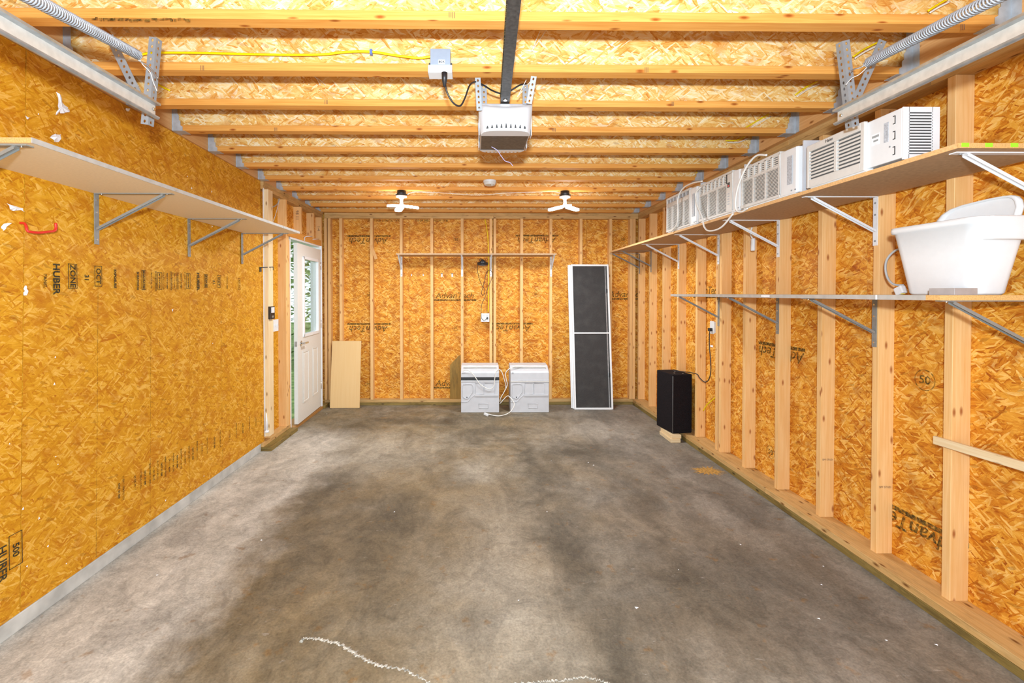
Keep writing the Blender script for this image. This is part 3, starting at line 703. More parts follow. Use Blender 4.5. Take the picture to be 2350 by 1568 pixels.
def strip(mb, p0, p1, wdir, w, th, Mx=None):
    p0 = Vector(p0); p1 = Vector(p1); d = p1-p0; wv = Vector(wdir).normalized()*w/2; nn = d.cross(wv).normalized()*th/2
    V = [p0-wv-nn, p0+wv-nn, p0+wv+nn, p0-wv+nn, p1-wv-nn, p1+wv-nn, p1+wv+nn, p1-wv+nn]
    mb.add(V, [(0, 3, 2, 1), (4, 5, 6, 7), (0, 1, 5, 4), (1, 2, 6, 5), (2, 3, 7, 6), (3, 0, 4, 7)], Mx, 2)
def bracket_parts(mat, arm=.405, leg=.27, w=.028, dx=.36, dz=.185):
    """local: wall plane x=0, arm toward -x, z=0 shelf underside, y = across the bracket"""
    meshes = []
    mb = MB(); strip(mb, (-.0, 0, -.002), (-arm, 0, -.002), (0, 1, 0), w, .004); meshes.append(('arm', mb.mesh('arm', mat)))
    mb = MB(); strip(mb, (-.002, 0, 0), (-.002, 0, -leg), (0, 1, 0), w, .004); meshes.append(('leg', mb.mesh('leg', mat)))
    mb = MB(); strip(mb, (-dx, 0, -.004), (-.006, 0, -dz), (0, 1, 0), w*.72, .004)
    strip(mb, (-dx+.004, -w*.34, -.008), (-.008, -w*.34, -dz-.004), (.42, 0, .9), .012, .002)
    strip(mb, (-dx+.004, w*.34, -.008), (-.008, w*.34, -dz-.004), (.42, 0, .9), .012, .002); meshes.append(('brace', mb.mesh('brace', mat)))
    mb = MB()
    for z in (-.035, -.10, -leg+.025): mb.cyl((-.0065, 0, z), .0055, .003, 0, 10)
    for x in (-.03, -arm+.03): mb.cyl((x, 0, -.0075), .005, .003, 2, 10)
    meshes.append(('screw', mb.mesh('screw', 'chrome' if mat != 'bracket_white' else 'punched')))
    return meshes
BW = bracket_parts('bracket_white'); BG = bracket_parts('bracket_grey'); BWs = bracket_parts('bracket_white', .27, .27, .024, .25, .17)
def put_bracket(meshes, loc, rz, label, group):
    t = empty('shelf_bracket', loc, rz); tag(t, label, 'bracket', group)
    for nm, me in meshes:
        o = bpy.data.objects.new(nm, me); COL.objects.link(o); o.parent = t
for y, wh, lab in ((1.715, 1, 'white bracket at the near end of the air conditioner shelf, cut by the frame'),
                   (2.50, 1, 'white bracket under the upper right shelf below the louvred unit, left of the white tub'),
                   (3.31, 1, 'white bracket under the upper right shelf, next one beyond the louvred unit'),
                   (4.13, 1, 'white bracket under the upper right shelf below the farthest air conditioner'),
                   (4.94, 1, 'white bracket under the empty far stretch of the upper right shelf'),
                   (5.72, 0, 'grey bracket second from the back wall under the upper right shelf'),
                   (6.125, 0, 'grey bracket nearest the back wall under the upper right shelf')):
    put_bracket(BW if wh else BG, (XR, y, ZU), 0, lab, 'brackets of the upper right shelf')
for y, lab in ((1.76, 'grey bracket under the near end of the lower right shelf, below the white tub'),
               (2.50, 'grey bracket under the lower right shelf left of the white tub'),
               (3.31, 'grey bracket under the lower right shelf in the middle of its length'),
               (4.12, 'grey bracket under the far end of the lower right shelf by the outlet')):
    put_bracket(BG, (XR, y, ZL), 0, lab, 'brackets of the lower right shelf')
for y, lab in ((1.66, 'grey bracket at the near end of the left shelf, mostly out of frame'),
               (2.45, 'grey bracket under the left shelf closest to the red hook'),
               (3.27, 'grey bracket under the middle of the left shelf'),
               (4.05, 'grey bracket under the far end of the left shelf near the door')):
    put_bracket(BG, (wallx(y, ZS)+.002, y, ZS), pi, lab, 'brackets of the left shelf')
for px, lab in ((921.5, 'white bracket at the left end of the back wall shelf'), (1060.5, 'white bracket under the back shelf left of the hanging work lamp'),
                (1126.5, 'white bracket under the back shelf right of the hanging work lamp'), (1264.5, 'white bracket at the right end of the back wall shelf')):
    put_bracket(BWs, (atY(px, 600, YB).x, YB-.001, Zb), pi/2, lab, 'brackets of the back wall shelf')

# ------------------------------------------------------------------ cables
def cable(name, ctrl, r, mat, label, cat='cable', parent=None, n=8, group=None):
    o = MB().tube(curve_pts(ctrl, n), r, 8).build(name, mat, parent, fixn=False)
    if parent is None: tag(o, label, cat, group)
    else: o.location = -Vector(parent.location)
    return o

# ------------------------------------------------------------------ air conditioners on the shelf
ZA = ZU+.0195
def slats(mb, y0, y1, z0, z1, n, x, th=.35, dep=.006, tilt=0):
    p = (z1-z0)/n
    for i in range(n):
        z = z0+p*(i+.5); h = p*(1-th)/2
        mb.box((x-dep, y0, z-h), (x, y1, z+h))
def ac_unit(Yfar, Ygrn, Ynear, H, kind, label, depth=.34, x0=XU+.005):
    """bezel grille from Yfar..Ygrn on the room face, plain casing on to Ynear"""
    t = empty('air_conditioner', (x0, Ynear, ZA)); tag(t, label, 'air conditioner', 'air conditioners on the upper shelf')
    Lf = Yfar-Ynear; Lg = Yfar-Ygrn            # local y: 0 near .. Lf far
    g0 = Lf-Lg
    MB().box((.02, .006, .004), (depth, Lf-.01, H-.004)).build('casing', 'case_grey' if kind != 1 else 'white', t, .006)
    return t, Lf, g0
def framed(mb, y0, y1, z0, z1, b, x0, x1):
    mb.box((x0, y0, z0), (x1, y1, z0+b)).box((x0, y0, z1-b), (x1, y1, z1)).box((x0, y0, z0+b), (x1, y0+b, z1-b)).box((x0, y1-b, z0+b), (x1, y1, z1-b))

# nearest: big off-white unit with two banks of louvres and vented end
x0 = XU-.02
t = empty('air_conditioner', (XU+.0, 1.885, ZA)); tag(t, 'largest air conditioner, nearest on the upper right shelf, with slotted vents on its end', 'air conditioner', 'air conditioners on the upper shelf')
H = .222; Lf = .525; g0 = .165
cs = MB().box((.005, 0, .012), (.16, Lf-.03, H)).build('casing', 'white', t, .004)
mb = MB().box((-.012, g0, .004), (.005, g0+.022, H+.004)).box((-.012, Lf-.018, .004), (.005, Lf, H+.004)).box((-.012, g0+.022, .004), (.005, Lf-.018, .045)).box((-.012, g0+.022, H-.030), (.005, Lf-.018, H+.004)).box((-.011, g0+.158, .045), (.004, g0+.178, H-.030))
bz = mb.build('front_bezel', 'offwhite', t, .003)
MB().box((.0, g0+.02, .04), (.0046, Lf-.015, H-.028)).build('intake_shade_sheet', 'slot_mid', t)  # dark sheet painted for the shade behind the louvres
for (a, bb) in ((g0+.024, g0+.156), (g0+.180, Lf-.020)):
    for i in range(8):
        z = .052+i*.0172
        mb = MB(); V = [(-.010, a, z), (-.010, bb, z), (.003, bb, z+.004), (.003, a, z+.004), (-.010, a, z+.0095), (-.010, bb, z+.0095), (.003, bb, z+.0125), (.003, a, z+.0125)]
        mb.add(V, [(0, 3, 2, 1), (4, 5, 6, 7), (0, 1, 5, 4), (1, 2, 6, 5), (2, 3, 7, 6), (3, 0, 4, 7)], None, 1)
        mb.build('louver', 'offwhite', t)
MB().box((-.006, g0-.004, -.002), (.03, Lf-.02, .012)).build('drip_base', 'white', t, .003)
text_mesh('brand_lettering', 'Haier', .022, 'black', frame((-.0128, g0+.205, H-.012), (0, -1, 0), (0, 0, 1)), t, .0005)
# end vents (face toward the room's front)
MB().box((.030, -.0008, .025), (.130, .0, H-.022)).build('vent_shade_sheet', 'slot', t)  # thin dark sheet in place of shade between the vent slats
mb = MB()
for i in range(14): z = .030+i*.0122; MB().box((.030, -.004, z), (.130, -.0008, z+.0060)).build('vent_slat', 'white', t)
mb.box((.005, -.004, .004), (.032, .0, H)).box((.128, -.004, .004), (.160, .0, H)).box((.03, -.004, H-.022), (.13, .0, H)).box((.03, -.004, .004), (.13, .0, .026))
mb.build('vent_grille', 'white', t)
# labels, barcodes, slots on the casing's room side
MB().box((.0040, .105, .105), (.0050, .145, .155)).build('rating_sticker', 'paper', t)
mb = MB()
for i in range(16): y = .108+i*.0022; mb.box((.0034, y, .138), (.0040, y+.0011, .148)); 
for i in range(12): y = .112+i*.002; mb.box((.0034, y, .120), (.0040, y+.001, .128))
mb.build('barcode', 'bracket_grey', t)
MB().box((.0040, .062, .10), (.0048, .084, .185)).build('wiring_sticker', 'label_grey', t)
for z in (.035, .10, .165):
    mb = MB().box((.0035, .030, z), (.0050, .033, z+.035)).box((.0035, .030, z), (.0050, .041, z+.003)).box((.0035, .030, z+.032), (.0050, .041, z+.035)); mb.build('slot', 'black', t)
MB().cyl((.003, .055, .075), .0035, .003, 0, 10).build('screw', 'punched', t)

def ac_small(Yfar, Ygrn, Ynear, H, label, cols, rows, mat_b, ctrl=None, top_slots=None, silver=False, side_label=False):
    t = empty('air_conditioner', (XU+.004, Ynear, ZA)); tag(t, label, 'air conditioner', 'air conditioners on the upper shelf')
    Lf = Yfar-Ynear; g0 = Ygrn-Ynear
    MB().box((.03, .004, .004), (.36, Lf-.012, H-.006)).build('casing', 'case_grey', t, .006)
    # bezel: rounded near cheek + frame
    mb = MB().prism([(.035, .01), (.004, .012), (-.004, .022), (-.008, g0*.75), (-.008, g0), (.035, g0)], 2, .006, H-.012)
    mb.build('bezel_cheek', 'white', t, .004)
    b = .016; zb0, zb1 = .006, H; mb = MB(); framed(mb, g0, Lf, zb0, zb1, b, -.012, .035); mb.build('front_bezel', mat_b, t, .004)
    MB().box((.004, g0+.01, .014), (.03, Lf-.01, H-.010)).build('intake_shade_sheet', 'slot' if silver else 'slot_mid', t)  # dark box, its colour stands for shade behind the grille
    gz1 = H-b-(.075 if (top_slots or silver) else .012); cw0 = g0+b; cw1 = Lf-b
    if ctrl:
        MB().box((-.012, cw0, b), (.02, cw0+.060, H-b)).build('control_panel', mat_b, t, .002)
        MB().box((-.0132, cw0+.014, H*.62), (-.012, cw0+.044, H*.74)).build('display', 'black', t)
        MB().box((-.0140, cw0+.020, H*.64), (-.0132, cw0+.036, H*.68)).build('display_digit', 'red', t)
        mb = MB()
        for i in range(5): mb.box((-.0135, cw0+.018, H*.22+i*.018), (-.012, cw0+.040, H*.22+i*.018+.006))
        mb.build('button', 'label_grey', t); cw0 += .062
    gap = .012; cw = (cw1-cw0-gap*(cols-1))/cols
    mb = MB()
    for c in range(cols):
        a = cw0+c*(cw+gap); slats(mb, a, a+cw, b, gz1, rows, -.006, .52, .005)
        if c: mb.box((-.011, a-gap, b), (.004, a, gz1))
    gr = mb.build('slat_grille', mat_b, t); gr['kind'] = 'stuff'
    if silver:
        MB().box((-.011, g0+b, gz1), (.02, Lf-b, gz1+.040)).build('silver_band', 'silver', t, .002)
        mb = MB(); slats(mb, g0+b, Lf-b, gz1+.042, H-b, 5, -.003, .6, .006)
        for c in range(1, 7): y = g0+b+(Lf-g0-2*b)*c/7; mb.box((-.010, y-.003, gz1+.04), (.004, y+.003, H-b))
        o = mb.build('outlet_grille', 'case_grey', t); o['kind'] = 'stuff'
    elif top_slots:
        MB().box((-.011, g0+b, gz1), (.02, Lf-b, gz1+.014)).build('divider', mat_b, t)
        mb = MB(); slats(mb, g0+b, Lf-b, gz1+.014, H-b, 5, -.003, .45, .006)
        for c in range(1, top_slots): y = g0+b+(Lf-g0-2*b)*c/top_slots; mb.box((-.012, y-.008, gz1+.01), (.004, y+.008, H-b))
        o = mb.build('outlet_grille', mat_b, t); o['kind'] = 'stuff'
    if side_label: MB().box((-.0098, .045, H*.22), (-.0088, .085, H*.80)).build('energy_label', 'label_grey', t, label='grey energy label')
    for y in (.02, .05): MB().cyl((-.010, y, .022), .004, .004, 0, 10).build('screw', 'punched', t)
    MB().box((.02, -.004, .0), (.28, .004, H+.012)).build('mounting_flange', 'case_grey', t)
    MB().box((-.004, .03, 0), (.04, Lf-.02, .006)).build('drip_base', 'white', t)
    return t
ac_small(3.016, 2.63, 2.485, .272, 'air conditioner with a grey label on its casing, second nearest on the upper shelf', 3, 20, 'offwhite', None, 6, side_label=True)
ac_small(3.588, 3.117, 3.03, .295, 'air conditioner with a small red display, third along the upper shelf', 3, 22, 'offwhite', True, 8)
ac_small(4.197, 3.74, 3.62, .318, 'air conditioner with a silver band, farthest on the upper shelf', 4, 22, 'offwhite', None, None, True, side_label=True)
for rw, lab in (([(1760, 356, 1.76), (1735, 358, 1.745), (1712, 385, 1.74), (1695, 425, 1.74), (1688, 460, 1.74), (1690, 482, 1.745), (1702, 486, 1.755), (1716, 478, 1.76)], 'white cord looped over the near corner of the third air conditioner'),
                ([(1612, 416, 1.76), (1590, 420, 1.75), (1568, 432, 1.745), (1556, 455, 1.745), (1556, 490, 1.745), (1553, 515, 1.75), (1540, 532, 1.76)], 'white cord draped down the face of the farthest air conditioner'),
                ([(1607, 430, 1.745), (1597, 445, 1.745), (1600, 470, 1.745), (1611, 497, 1.75), (1616, 520, 1.745), (1628, 530, 1.74), (1655, 522, 1.74), (1683, 490, 1.75)], 'white cord sagging below the shelf edge under the third air conditioner')):
    o = cable('power_cord', [atX(a, b_, c) for a, b_, c in rw], .0062, 'white_cable', lab, 'cord', group='white cords of the air conditioners')
# plug hanging below the upper shelf
pl = empty('plug_cord', atX(1728, 560, 2.17)); tag(pl, 'white plug hanging by its cord below the upper right shelf', 'plug')
q0 = Vector(pl.location)
pp = [atX(1726, 522, 2.17)-q0, atX(1722, 535, 2.17)-q0, atX(1727, 548, 2.17)-q0]
MB().tube(curve_pts(pp), .006).build('cord', 'white_cable', pl, fixn=False)
MB().box((-.012, -.016, -.055), (.012, .016, .045)).build('plug', 'white', pl, .008)

# ------------------------------------------------------------------ white tub with its lid, cord and grey box on the lower shelf
ZLT = ZL+.0215
def rrect(x0, x1, y0, y1, r, n=6):
    pts = []
    for (cx, cy, a0) in ((x1-r, y1-r, 0), (x0+r, y1-r, 90), (x0+r, y0+r, 180), (x1-r, y0+r, 270)):
        for i in range(n+1): a = R(a0+90*i/n); pts.append((cx+r*cos(a), cy+r*sin(a)))
    return pts
def loft(mb, rings, mi=0, cap0=True, cap1=True):
    n = len(rings[0]); V = [p for r_ in rings for p in r_]; fs = []
    for k in range(len(rings)-1):
        for i in range(n): fs.append((k*n+i, k*n+(i+1) % n, (k+1)*n+(i+1) % n, (k+1)*n+i))
    if cap0: fs.append(tuple(range(n-1, -1, -1)))
    if cap1: fs.append(tuple(range((len(rings)-1)*n, len(rings)*n)))
    mb.add(V, fs, None, 2, mi, True)
tb = empty('storage_tub', (1.92, 1.722, ZLT)); tag(tb, 'white tapered plastic tub standing on the lower right shelf', 'tub')
TH = .305
def ringat(z, f): # f 0 bottom..1 top
    a = Vector((.05, .045)); x0 = .05*(1-f)+.006*f; y0 = .048*(1-f)+.006*f; x1 = .195*(1-f)+.236*f; y1 = .345*(1-f)+.380*f
    return [(p[0], p[1], z) for p in rrect(x0, x1, y0, y1, .045)]
def off(r_, d, z):
    cx = sum(p[0] for p in r_)/len(r_); cy = sum(p[1] for p in r_)/len(r_); out = []
    for p in r_:
        v = Vector((p[0]-cx, p[1]-cy)); v2 = v.normalized()*d; out.append((p[0]+v2.x, p[1]+v2.y, z))
    return out
rings = [off(ringat(0, 0), -.008, 0), ringat(.008, .02), ringat(TH*.5, .5), ringat(TH-.030, .93)]
top = ringat(TH, 1)
rings += [off(top, .008, TH-.028), off(top, .012, TH-.015), off(top, .009, TH-.002), off(top, .0, TH), off(top, -.010, TH-.004), off(ringat(.02, .1), -.006, .012)]
mb = MB(); loft(mb, rings); mb.build('tub_body', 'white', tb, fixn=True)
# deep handle skirt on the near end
mb = MB(); loft(mb, [[(p[0], p[1], TH-.092+dz) for p in rrect(.045+k, .225, -.012+k, .03, .010, 4)] for dz, k in ((0, .004), (.006, 0), (.084, 0), (.092, .004))]); mb.build('handle', 'white', tb)
ld = empty('tub_lid', (2.04, 1.72, ZLT+.05)); tag(ld, 'white rounded lid standing tilted inside the white tub', 'lid'); q0 = Vector(ld.location)
lp = [(2150, 508), (2160, 494), (2178, 481), (2205, 471), (2240, 462), (2270, 455), (2300, 449.5), (2318, 448), (2330, 451), (2338, 459), (2343, 474), (2338, 500), (2318, 540), (2300, 560), (2200, 560), (2156, 530)]
def lrow(sc, dx):
    base = [atX(a, b_, 2.10)-q0 for a, b_ in lp]; c_ = sum(base, Vector())/len(base)
    return [tuple(c_+(p-c_)*sc+Vector((dx+(p.z-c_.z)*.12, 0, 0))) for p in base]
mb = MB(); loft(mb, [lrow(.99, .016), lrow(1.0, .010), lrow(1.0, .0), lrow(.985, -.005), lrow(.90, -.006), lrow(.86, .003), lrow(.84, .004)])
mb.build('lid_shell', 'white', ld)
cr = empty('appliance_cord', atX(2070, 660, 2.12)); tag(cr, 'pale grey cord with a white plug looping out beside the white tub', 'cord'); q0 = Vector(cr.location)
MB().tube(curve_pts([atX(a, b_, c)-q0 for a, b_, c in ((2074, 568, 2.12), (2052, 577, 2.12), (2036, 595, 2.11), (2032, 617, 2.11), (2038, 640, 2.11), (2052, 653, 2.11), (2074, 655, 2.12))]), .0052).build('cord', 'grey_cable', cr, fixn=False)
pm = frame(atX(2067, 668, 2.11)-q0, (0, -.9, .42), (1, 0, 0))
MB().box((-.022, -.014, -.018), (.022, .014, .022), pm).build('plug', 'white', cr, .005)
MB().box((-.018, -.012, -.020), (-.008, -.008, -.018), pm).box((.004, -.012, -.020), (.008, .008, -.018), pm).build('plug_blade', 'yellow_cable', cr)
gb = MB().box((1.868, 1.752, ZLT-.001), (1.960, 1.852, ZLT+.027)).build('metal_box', 'box_metal', None, .001); tag(gb, 'small flat grey box on the lower shelf in front of the white tub', 'box')

# ------------------------------------------------------------------ lath nailed across the near studs at right
o = MB().box((XR-.020, 1.30, -.019), (XR-.002, 2.155, .019)).build('wood_lath', 'lath', None, .002, 1); o.location = (0, 0, .858); o.rotation_euler = (R(-1.2), 0, 0)
tag(o, 'pale narrow lath nailed across the studs at the lower right', 'board')

# ------------------------------------------------------------------ garage door tracks, hangers, springs
def punched_strip(mb, Mx, w, L_, pitch=.0254, hr=.0052):
    n = int(L_/pitch); V = []; fs = []
    for i in range(n):
        y0 = i*pitch; yc = y0+pitch/2; b0 = len(V)
        sq = [(-w/2, y0), (0, y0), (w/2, y0), (w/2, yc), (w/2, y0+pitch), (0, y0+pitch), (-w/2, y0+pitch), (-w/2, yc)]
        oc = [(cos(R(225+45*k))*hr, yc+sin(R(225+45*k))*hr*1.25) for k in range(8)]
        for p in sq+oc: V.append((p[0], p[1], 0))
        for k in range(8): fs.append((b0+k, b0+(k+1) % 8, b0+8+(k+1) % 8, b0+8+k))
    V2 = [(v[0], v[1], -.0022) for v in V]; m_ = len(V)
    fs2 = [tuple(i+m_ for i in reversed(f)) for f in fs]; side = []
    for i in range(n):
        b0 = i*16
        for k in range(8): side.append((b0+8+k, b0+8+(k+1) % 8, m_+b0+8+(k+1) % 8, m_+b0+8+k))
        for k in (2, 3, 6, 7): side.append((b0+k, m_+b0+k, m_+b0+(k+1) % 8, b0+(k+1) % 8))
    mb.add(V+V2, fs+fs2+side, Mx, 1)
def angle_iron(p0, p1, side, w=.030, flip=1):
    """two punched flanges from p0 to p1; one facing the camera, one sideways"""
    p0 = Vector(p0); p1 = Vector(p1); L_ = (p1-p0).length; v = (p1-p0).normalized(); u1 = Vector((1, 0, 0)); u1 = (u1-v*u1.dot(v)).normalized()
    mb = MB(); fr = frame(p0, u1, v); punched_strip(mb, fr, w, L_)
    c = p0+u1*(w/2*side); u2 = Vector((side*.10, 1, 0)); u2 = (u2-v*u2.dot(v)).normalized()
    fr2 = frame(c+u2*(w/2), u2, v); punched_strip(mb, fr2, w, L_); return mb
def track(side, X, label):
    t = empty('door_track', (X, 1.90 if side < 0 else 1.93, CH+.72)); tag(t, label, 'garage door track', 'garage door tracks')
    s = side; y0, y1 = -.9-1.93, 0
    prof = [(0, .055), (s*-.0, .0)]
    mb = MB()
    # web (vertical), upper flange, rolled lower lip
    MB().box((-.001, y0, .004), (.001, y1, .051)).build('track_web', 'track_web', t)
    mb.box((min(0, -s*.024), y0, .051), (max(0, -s*.024), y1, .053))
    mb.box((min(-s*.022, -s*.024), y0, .053), (max(-s*.022, -s*.024), y1, .060))
    mb.box((min(0, s*.0), y0, .053), (.002, y1, .064))
    rail = mb.build('track_channel', 'galv', t)
    n = 10; pts = [(-s*.010+cos(a)*.010*-s, .004-sin(a)*.010) for a in [pi*k/n - pi*.0 for k in range(n+1)]]
    mb = MB(); V = []; fs = []
    for i, y in enumerate((y0, y1)):
        for p in pts: V.append((p[0], y, p[1]))
        for p in pts: V.append((p[0]*.86, y, p[1]+.0015))
    m_ = 2*len(pts); k_ = len(pts)
    for i in range(k_-1):
        fs += [(i, i+1, m_+i+1, m_+i), (k_+i+1, k_+i, m_+k_+i, m_+k_+i+1)]
    mb.add(V, fs, None, 1, 0, True); mb.build('rolled_lip', 'galv', t, fixn=False)
    mb = MB()
    for y in (-.02,): mb.cyl((-s*.006, y, .030), .006, .006, 0, 12)
    mb.build('bolt', 'chrome', t); return t
track(-1, -1.317, 'left galvanised garage door track running under the joists')
track(1, 1.545, 'right galvanised garage door track running under the joists')
# perforated angle hangers
def hanger_thing(pts_main, pts_brace, side, label):
    c = Vector(pts_main[0]); t = empty('punched_angle_hanger', c); tag(t, label, 'hanger', 'punched angle hangers of the door tracks')
    mb = angle_iron(Vector(pts_main[0])-c, Vector(pts_main[1])-c, side); mb.build('upright', 'punched', t, fixn=False)
    p0 = Vector(pts_brace[0])-c; p1 = Vector(pts_brace[1])-c; v = (p1-p0).normalized(); u1 = Vector((1, 0, 0)); u1 = (u1-v*u1.dot(v)).normalized()
    mb = MB(); punched_strip(mb, frame(p0, u1, v), .034, (p1-p0).length); mb.build('brace', 'punched', t, fixn=False)
hanger_thing((atY(331, 285, 1.915), atY(352, 71, 1.90)), (atY(325, 235, 1.93), atY(245, 72, 1.93)), 1, 'grey punched angle hanger holding the end of the left door track')
hanger_thing((atY(1964, 290, 1.955), atY(1940, 78, 1.90)), (atY(1965, 228, 1.965), atY(2030, 84, 1.93)), -1, 'grey punched angle hanger holding the end of the right door track')
def spring(pa, pb, turns, label, hook):
    pa = Vector(pa); pb = Vector(pb); t = empty('door_spring', pa); tag(t, label, 'spring', 'extension springs of the garage door')
    ax = (pb-pa); L_ = ax.length; ax.normalize(); s1 = ax.cross(Vector((0, 0, 1))).normalized(); s2 = ax.cross(s1); n = 12; pts = []
    for i in range(turns*n+1):
        a = 2*pi*i/n; r_ = .0165; pts.append(ax*(L_*i/(turns*n))+s1*cos(a)*r_+s2*sin(a)*r_)
    MB().tube(pts, .0026, 6).build('coil', 'spring', t, fixn=False)
    MB().tube(curve_pts([Vector(h)-pa for h in hook], 8), .003, 6).build('end_hook', 'galv', t, fixn=False)
    o = MB().tube(curve_pts([Vector(h)-pa+Vector((0.01*math.sin(i*1.3), .008, -.012*i)) for i, h in enumerate(hook)], 8), .0016, 6).build('safety_cable', 'white_cable', t, fixn=False)
spring(atY(316, 126, 1.86), atY(20, -32, 1.10), 58, 'left grey coil spring hooked to the punched hanger', [atY(310, 120, 1.85), atY(318, 138, 1.87), atY(338, 150, 1.88), atY(352, 165, 1.885), atY(362, 180, 1.885)])
spring(atY(1993, 143, 1.86), atY(2330, -28, 1.10), 58, 'right grey coil spring hooked to the punched hanger', [atY(1998, 146, 1.85), atY(1984, 150, 1.87), atY(1972, 156, 1.88), atY(1962, 158, 1.885), atY(1950, 166, 1.885)])

# ------------------------------------------------------------------ garage door opener
op = empty('door_opener', (0, 2.33, CH+.98)); op.location = (atY(1160, 300, 2.35).x, 2.33, CH+.98); tag(op, 'white garage door opener motor hanging from the joists in the middle', 'door opener')
W2 = .137
mb = MB().box((-W2+.008, .03, -.155), (W2-.008, .30, 0)); mb.build('motor_housing', 'box_metal', op, .004, label='grey metal housing')
# front light lens: pillow shape lofted in the x-z plane
def lens(yb, yf, sgn, name, z0, z1):
    nx, nz = 16, 10; V = []; fs = []
    for j in range(nz+1):
        for i in range(nx+1):
            u_ = i/nx*2-1; v_ = j/nz
            edge = (1-abs(u_)**4.0)*(1-v_**4.0)*(1 if sgn < 0 else 1)
            w_ = W2*(1.02-.085*(1-v_)**1.5)
            zt = z1-.010*(1-u_*u_) if v_ > .5 else z1
            V.append((u_*w_, yb+(yf-yb)*edge**.5, z0+(z1-z0)*v_-.016*(1-u_*u_)*v_))
    for j in range(nz):
        for i in range(nx): a = j*(nx+1)+i; fs.append((a, a+1, a+nx+2, a+nx+1))
    mb = MB(); mb.add(V, fs, None, 0, 0, True)
    n_ = 16; cres = [(u_/n_*2-1)*W2*.935 for u_ in range(n_+1)]
    P_ = [(x, yb+(yf-yb)*max(0, 1-abs(x/(W2*.935))**4)**.5, z0) for x in cres]+[(x, yb+(-sgn)*-.012, z0) for x in reversed(cres)]
    mb.add(P_, [tuple(range(len(P_)))], None, 0)
    # side and under skirts
    mb.box((-W2, min(yb, yb+.05*sgn), z0), (-W2+.004, max(yb, yb+.05*sgn), z1)).box((W2-.004, min(yb, yb+.05*sgn), z0), (W2, max(yb, yb+.05*sgn), z1))
    o = mb.build(name, 'lens', op, fixn=False); return o
lens(.035, -.030, 1, 'front_lens', -.162, .0)
lens(.30, .345, -1, 'rear_lens', -.158, .0)
mb = MB()
for i in range(9):
    h = .010+.012*(1-abs(i-4)/4)**.7; x = (i-4)*.0235
    mb.prism([(x-.005, -.148), (x+.005, -.148), (x+.0015, -.148+h), (x-.0015, -.148+h)], 1, -.0325, -.012)
mb.build('vent_slot', 'slot', op)
mb = MB()
for i in range(9): x = (i-4)*.0225; mb.box((x-.005, .322, -.1595), (x+.005, .332, -.1575))
mb.build('rear_vent_slot', 'copper', op)
MB().box((-W2+.014, .04, -.1565), (W2-.014, .285, -.1548)).build('base_plate', 'dark_steel', op)
# opener hangers
for s, xx, xb in ((-1, 1096, 1110), (1, 1211, 1208)):
    pass
def op_angle(pa, pb, tgt, name, w=.034):
    c = Vector(op.location); pa = Vector(pa)-c; pb = Vector(pb)-c; v = (pb-pa).normalized(); u1 = Vector(tgt); u1 = (u1-v*u1.dot(v)).normalized()
    mb = MB(); punched_strip(mb, frame(pa, u1, v), w, (pb-pa).length); return mb.build(name, 'punched', op, fixn=False)
op_angle(atY(1100, 254, 2.30), atY(1096, 170, 2.26), (1, .2, 0), 'hanger_strap', .028)
op_angle(atY(1111, 240, 2.36), atY(1110, 186, 2.36), (1, 0, 0), 'hanger_strap', .030)
op_angle(atY(1214, 238, 2.30), atY(1226, 171, 2.26), (1, -.2, 0), 'hanger_strap', .028)
op_angle(atY(1206, 240, 2.36), atY(1206, 186, 2.36), (1, 0, 0), 'hanger_strap', .030)
# rail
xr = atY(1160, 235, 2.33).x; xf = atY(1182, 0, 1.52).x
t = empty('opener_rail', (xr, 2.36, CH+.985)); tag(t, 'dark steel opener rail running overhead from the motor toward the garage door', 'rail')
sl = (xf-xr)/(1.52-2.33)
RF = Matrix(((1, sl, 0, 0), (0, 1, 0, 0), (0, 0, 1, 0), (0, 0, 0, 1)))
MB().box((-.023, -3.2, 0), (.023, .05, .030), RF).build('rail_channel', 'dark_steel', t)
mb = MB()
for i in range(230): y = -.05-i*.0115; mb.box((-.027, y, .006), (-.023, y+.006, .016), RF)
ch = mb.build('drive_chain', 'ink', t); ch['kind'] = 'stuff'
MB().cyl((-.0, -.03, -.004), .010, .006, 2, 12, Mx=RF).build('bolt', 'chrome', t)
cable('trailing_wire', [atY(a, b_, 2.5) for a, b_ in ((1128, 337), (1141, 345), (1150, 358), (1160, 370), (1170, 373), (1177, 381))], .0018, 'purple_cable', 'thin violet wire dangling under the door opener', 'wire')

# outlet box, plug, cables on joist B
jB = 2.305
bx = empty('ceiling_outlet_box', atY(1010, 150, 2.205)); tag(bx, 'blue grey outlet box fixed to a joist left of the opener', 'outlet'); q0 = Vector(bx.location)
a = atY(988, 116, 2.205)-q0; bb = atY(1034, 153, 2.205)-q0
MB().box((a.x, -.018, bb.z), (bb.x, .033, a.z)).build('box_body', 'box_grey', bx, .002)
a2 = atY(983, 152, 2.19)-q0; b2 = atY(1038, 172, 2.19)-q0
MB().prism([(-.030, a2.z), (-.040, b2.z), (.030, b2.z), (.030, a2.z)], 0, a2.x, b2.x).build('cover_plate', 'white', bx, .002)
lb0 = atY(1006, 137, 2.186)-q0; lb1 = atY(1021, 147, 2.186)-q0
MB().box((lb0.x, -.0192, lb1.z), (lb1.x, -.018, lb0.z)).build('sticker', 'paper', bx)
text_mesh('sticker_print', 'BOX', .013, 'black', frame(((lb0.x+lb1.x)/2, -.0198, (lb0.z+lb1.z)/2), (1, 0, 0), (0, 0, 1)), bx, .0003, bold=.0005)
for x in (a.x-.004, bb.x+.004): MB().cyl((x, -.005, bb.z+.012), .004, .01, 1, 8).build('knockout', 'dark_steel', bx)
q0 = Vector(op.location); pq = atY(1020, 172, 2.13)-q0
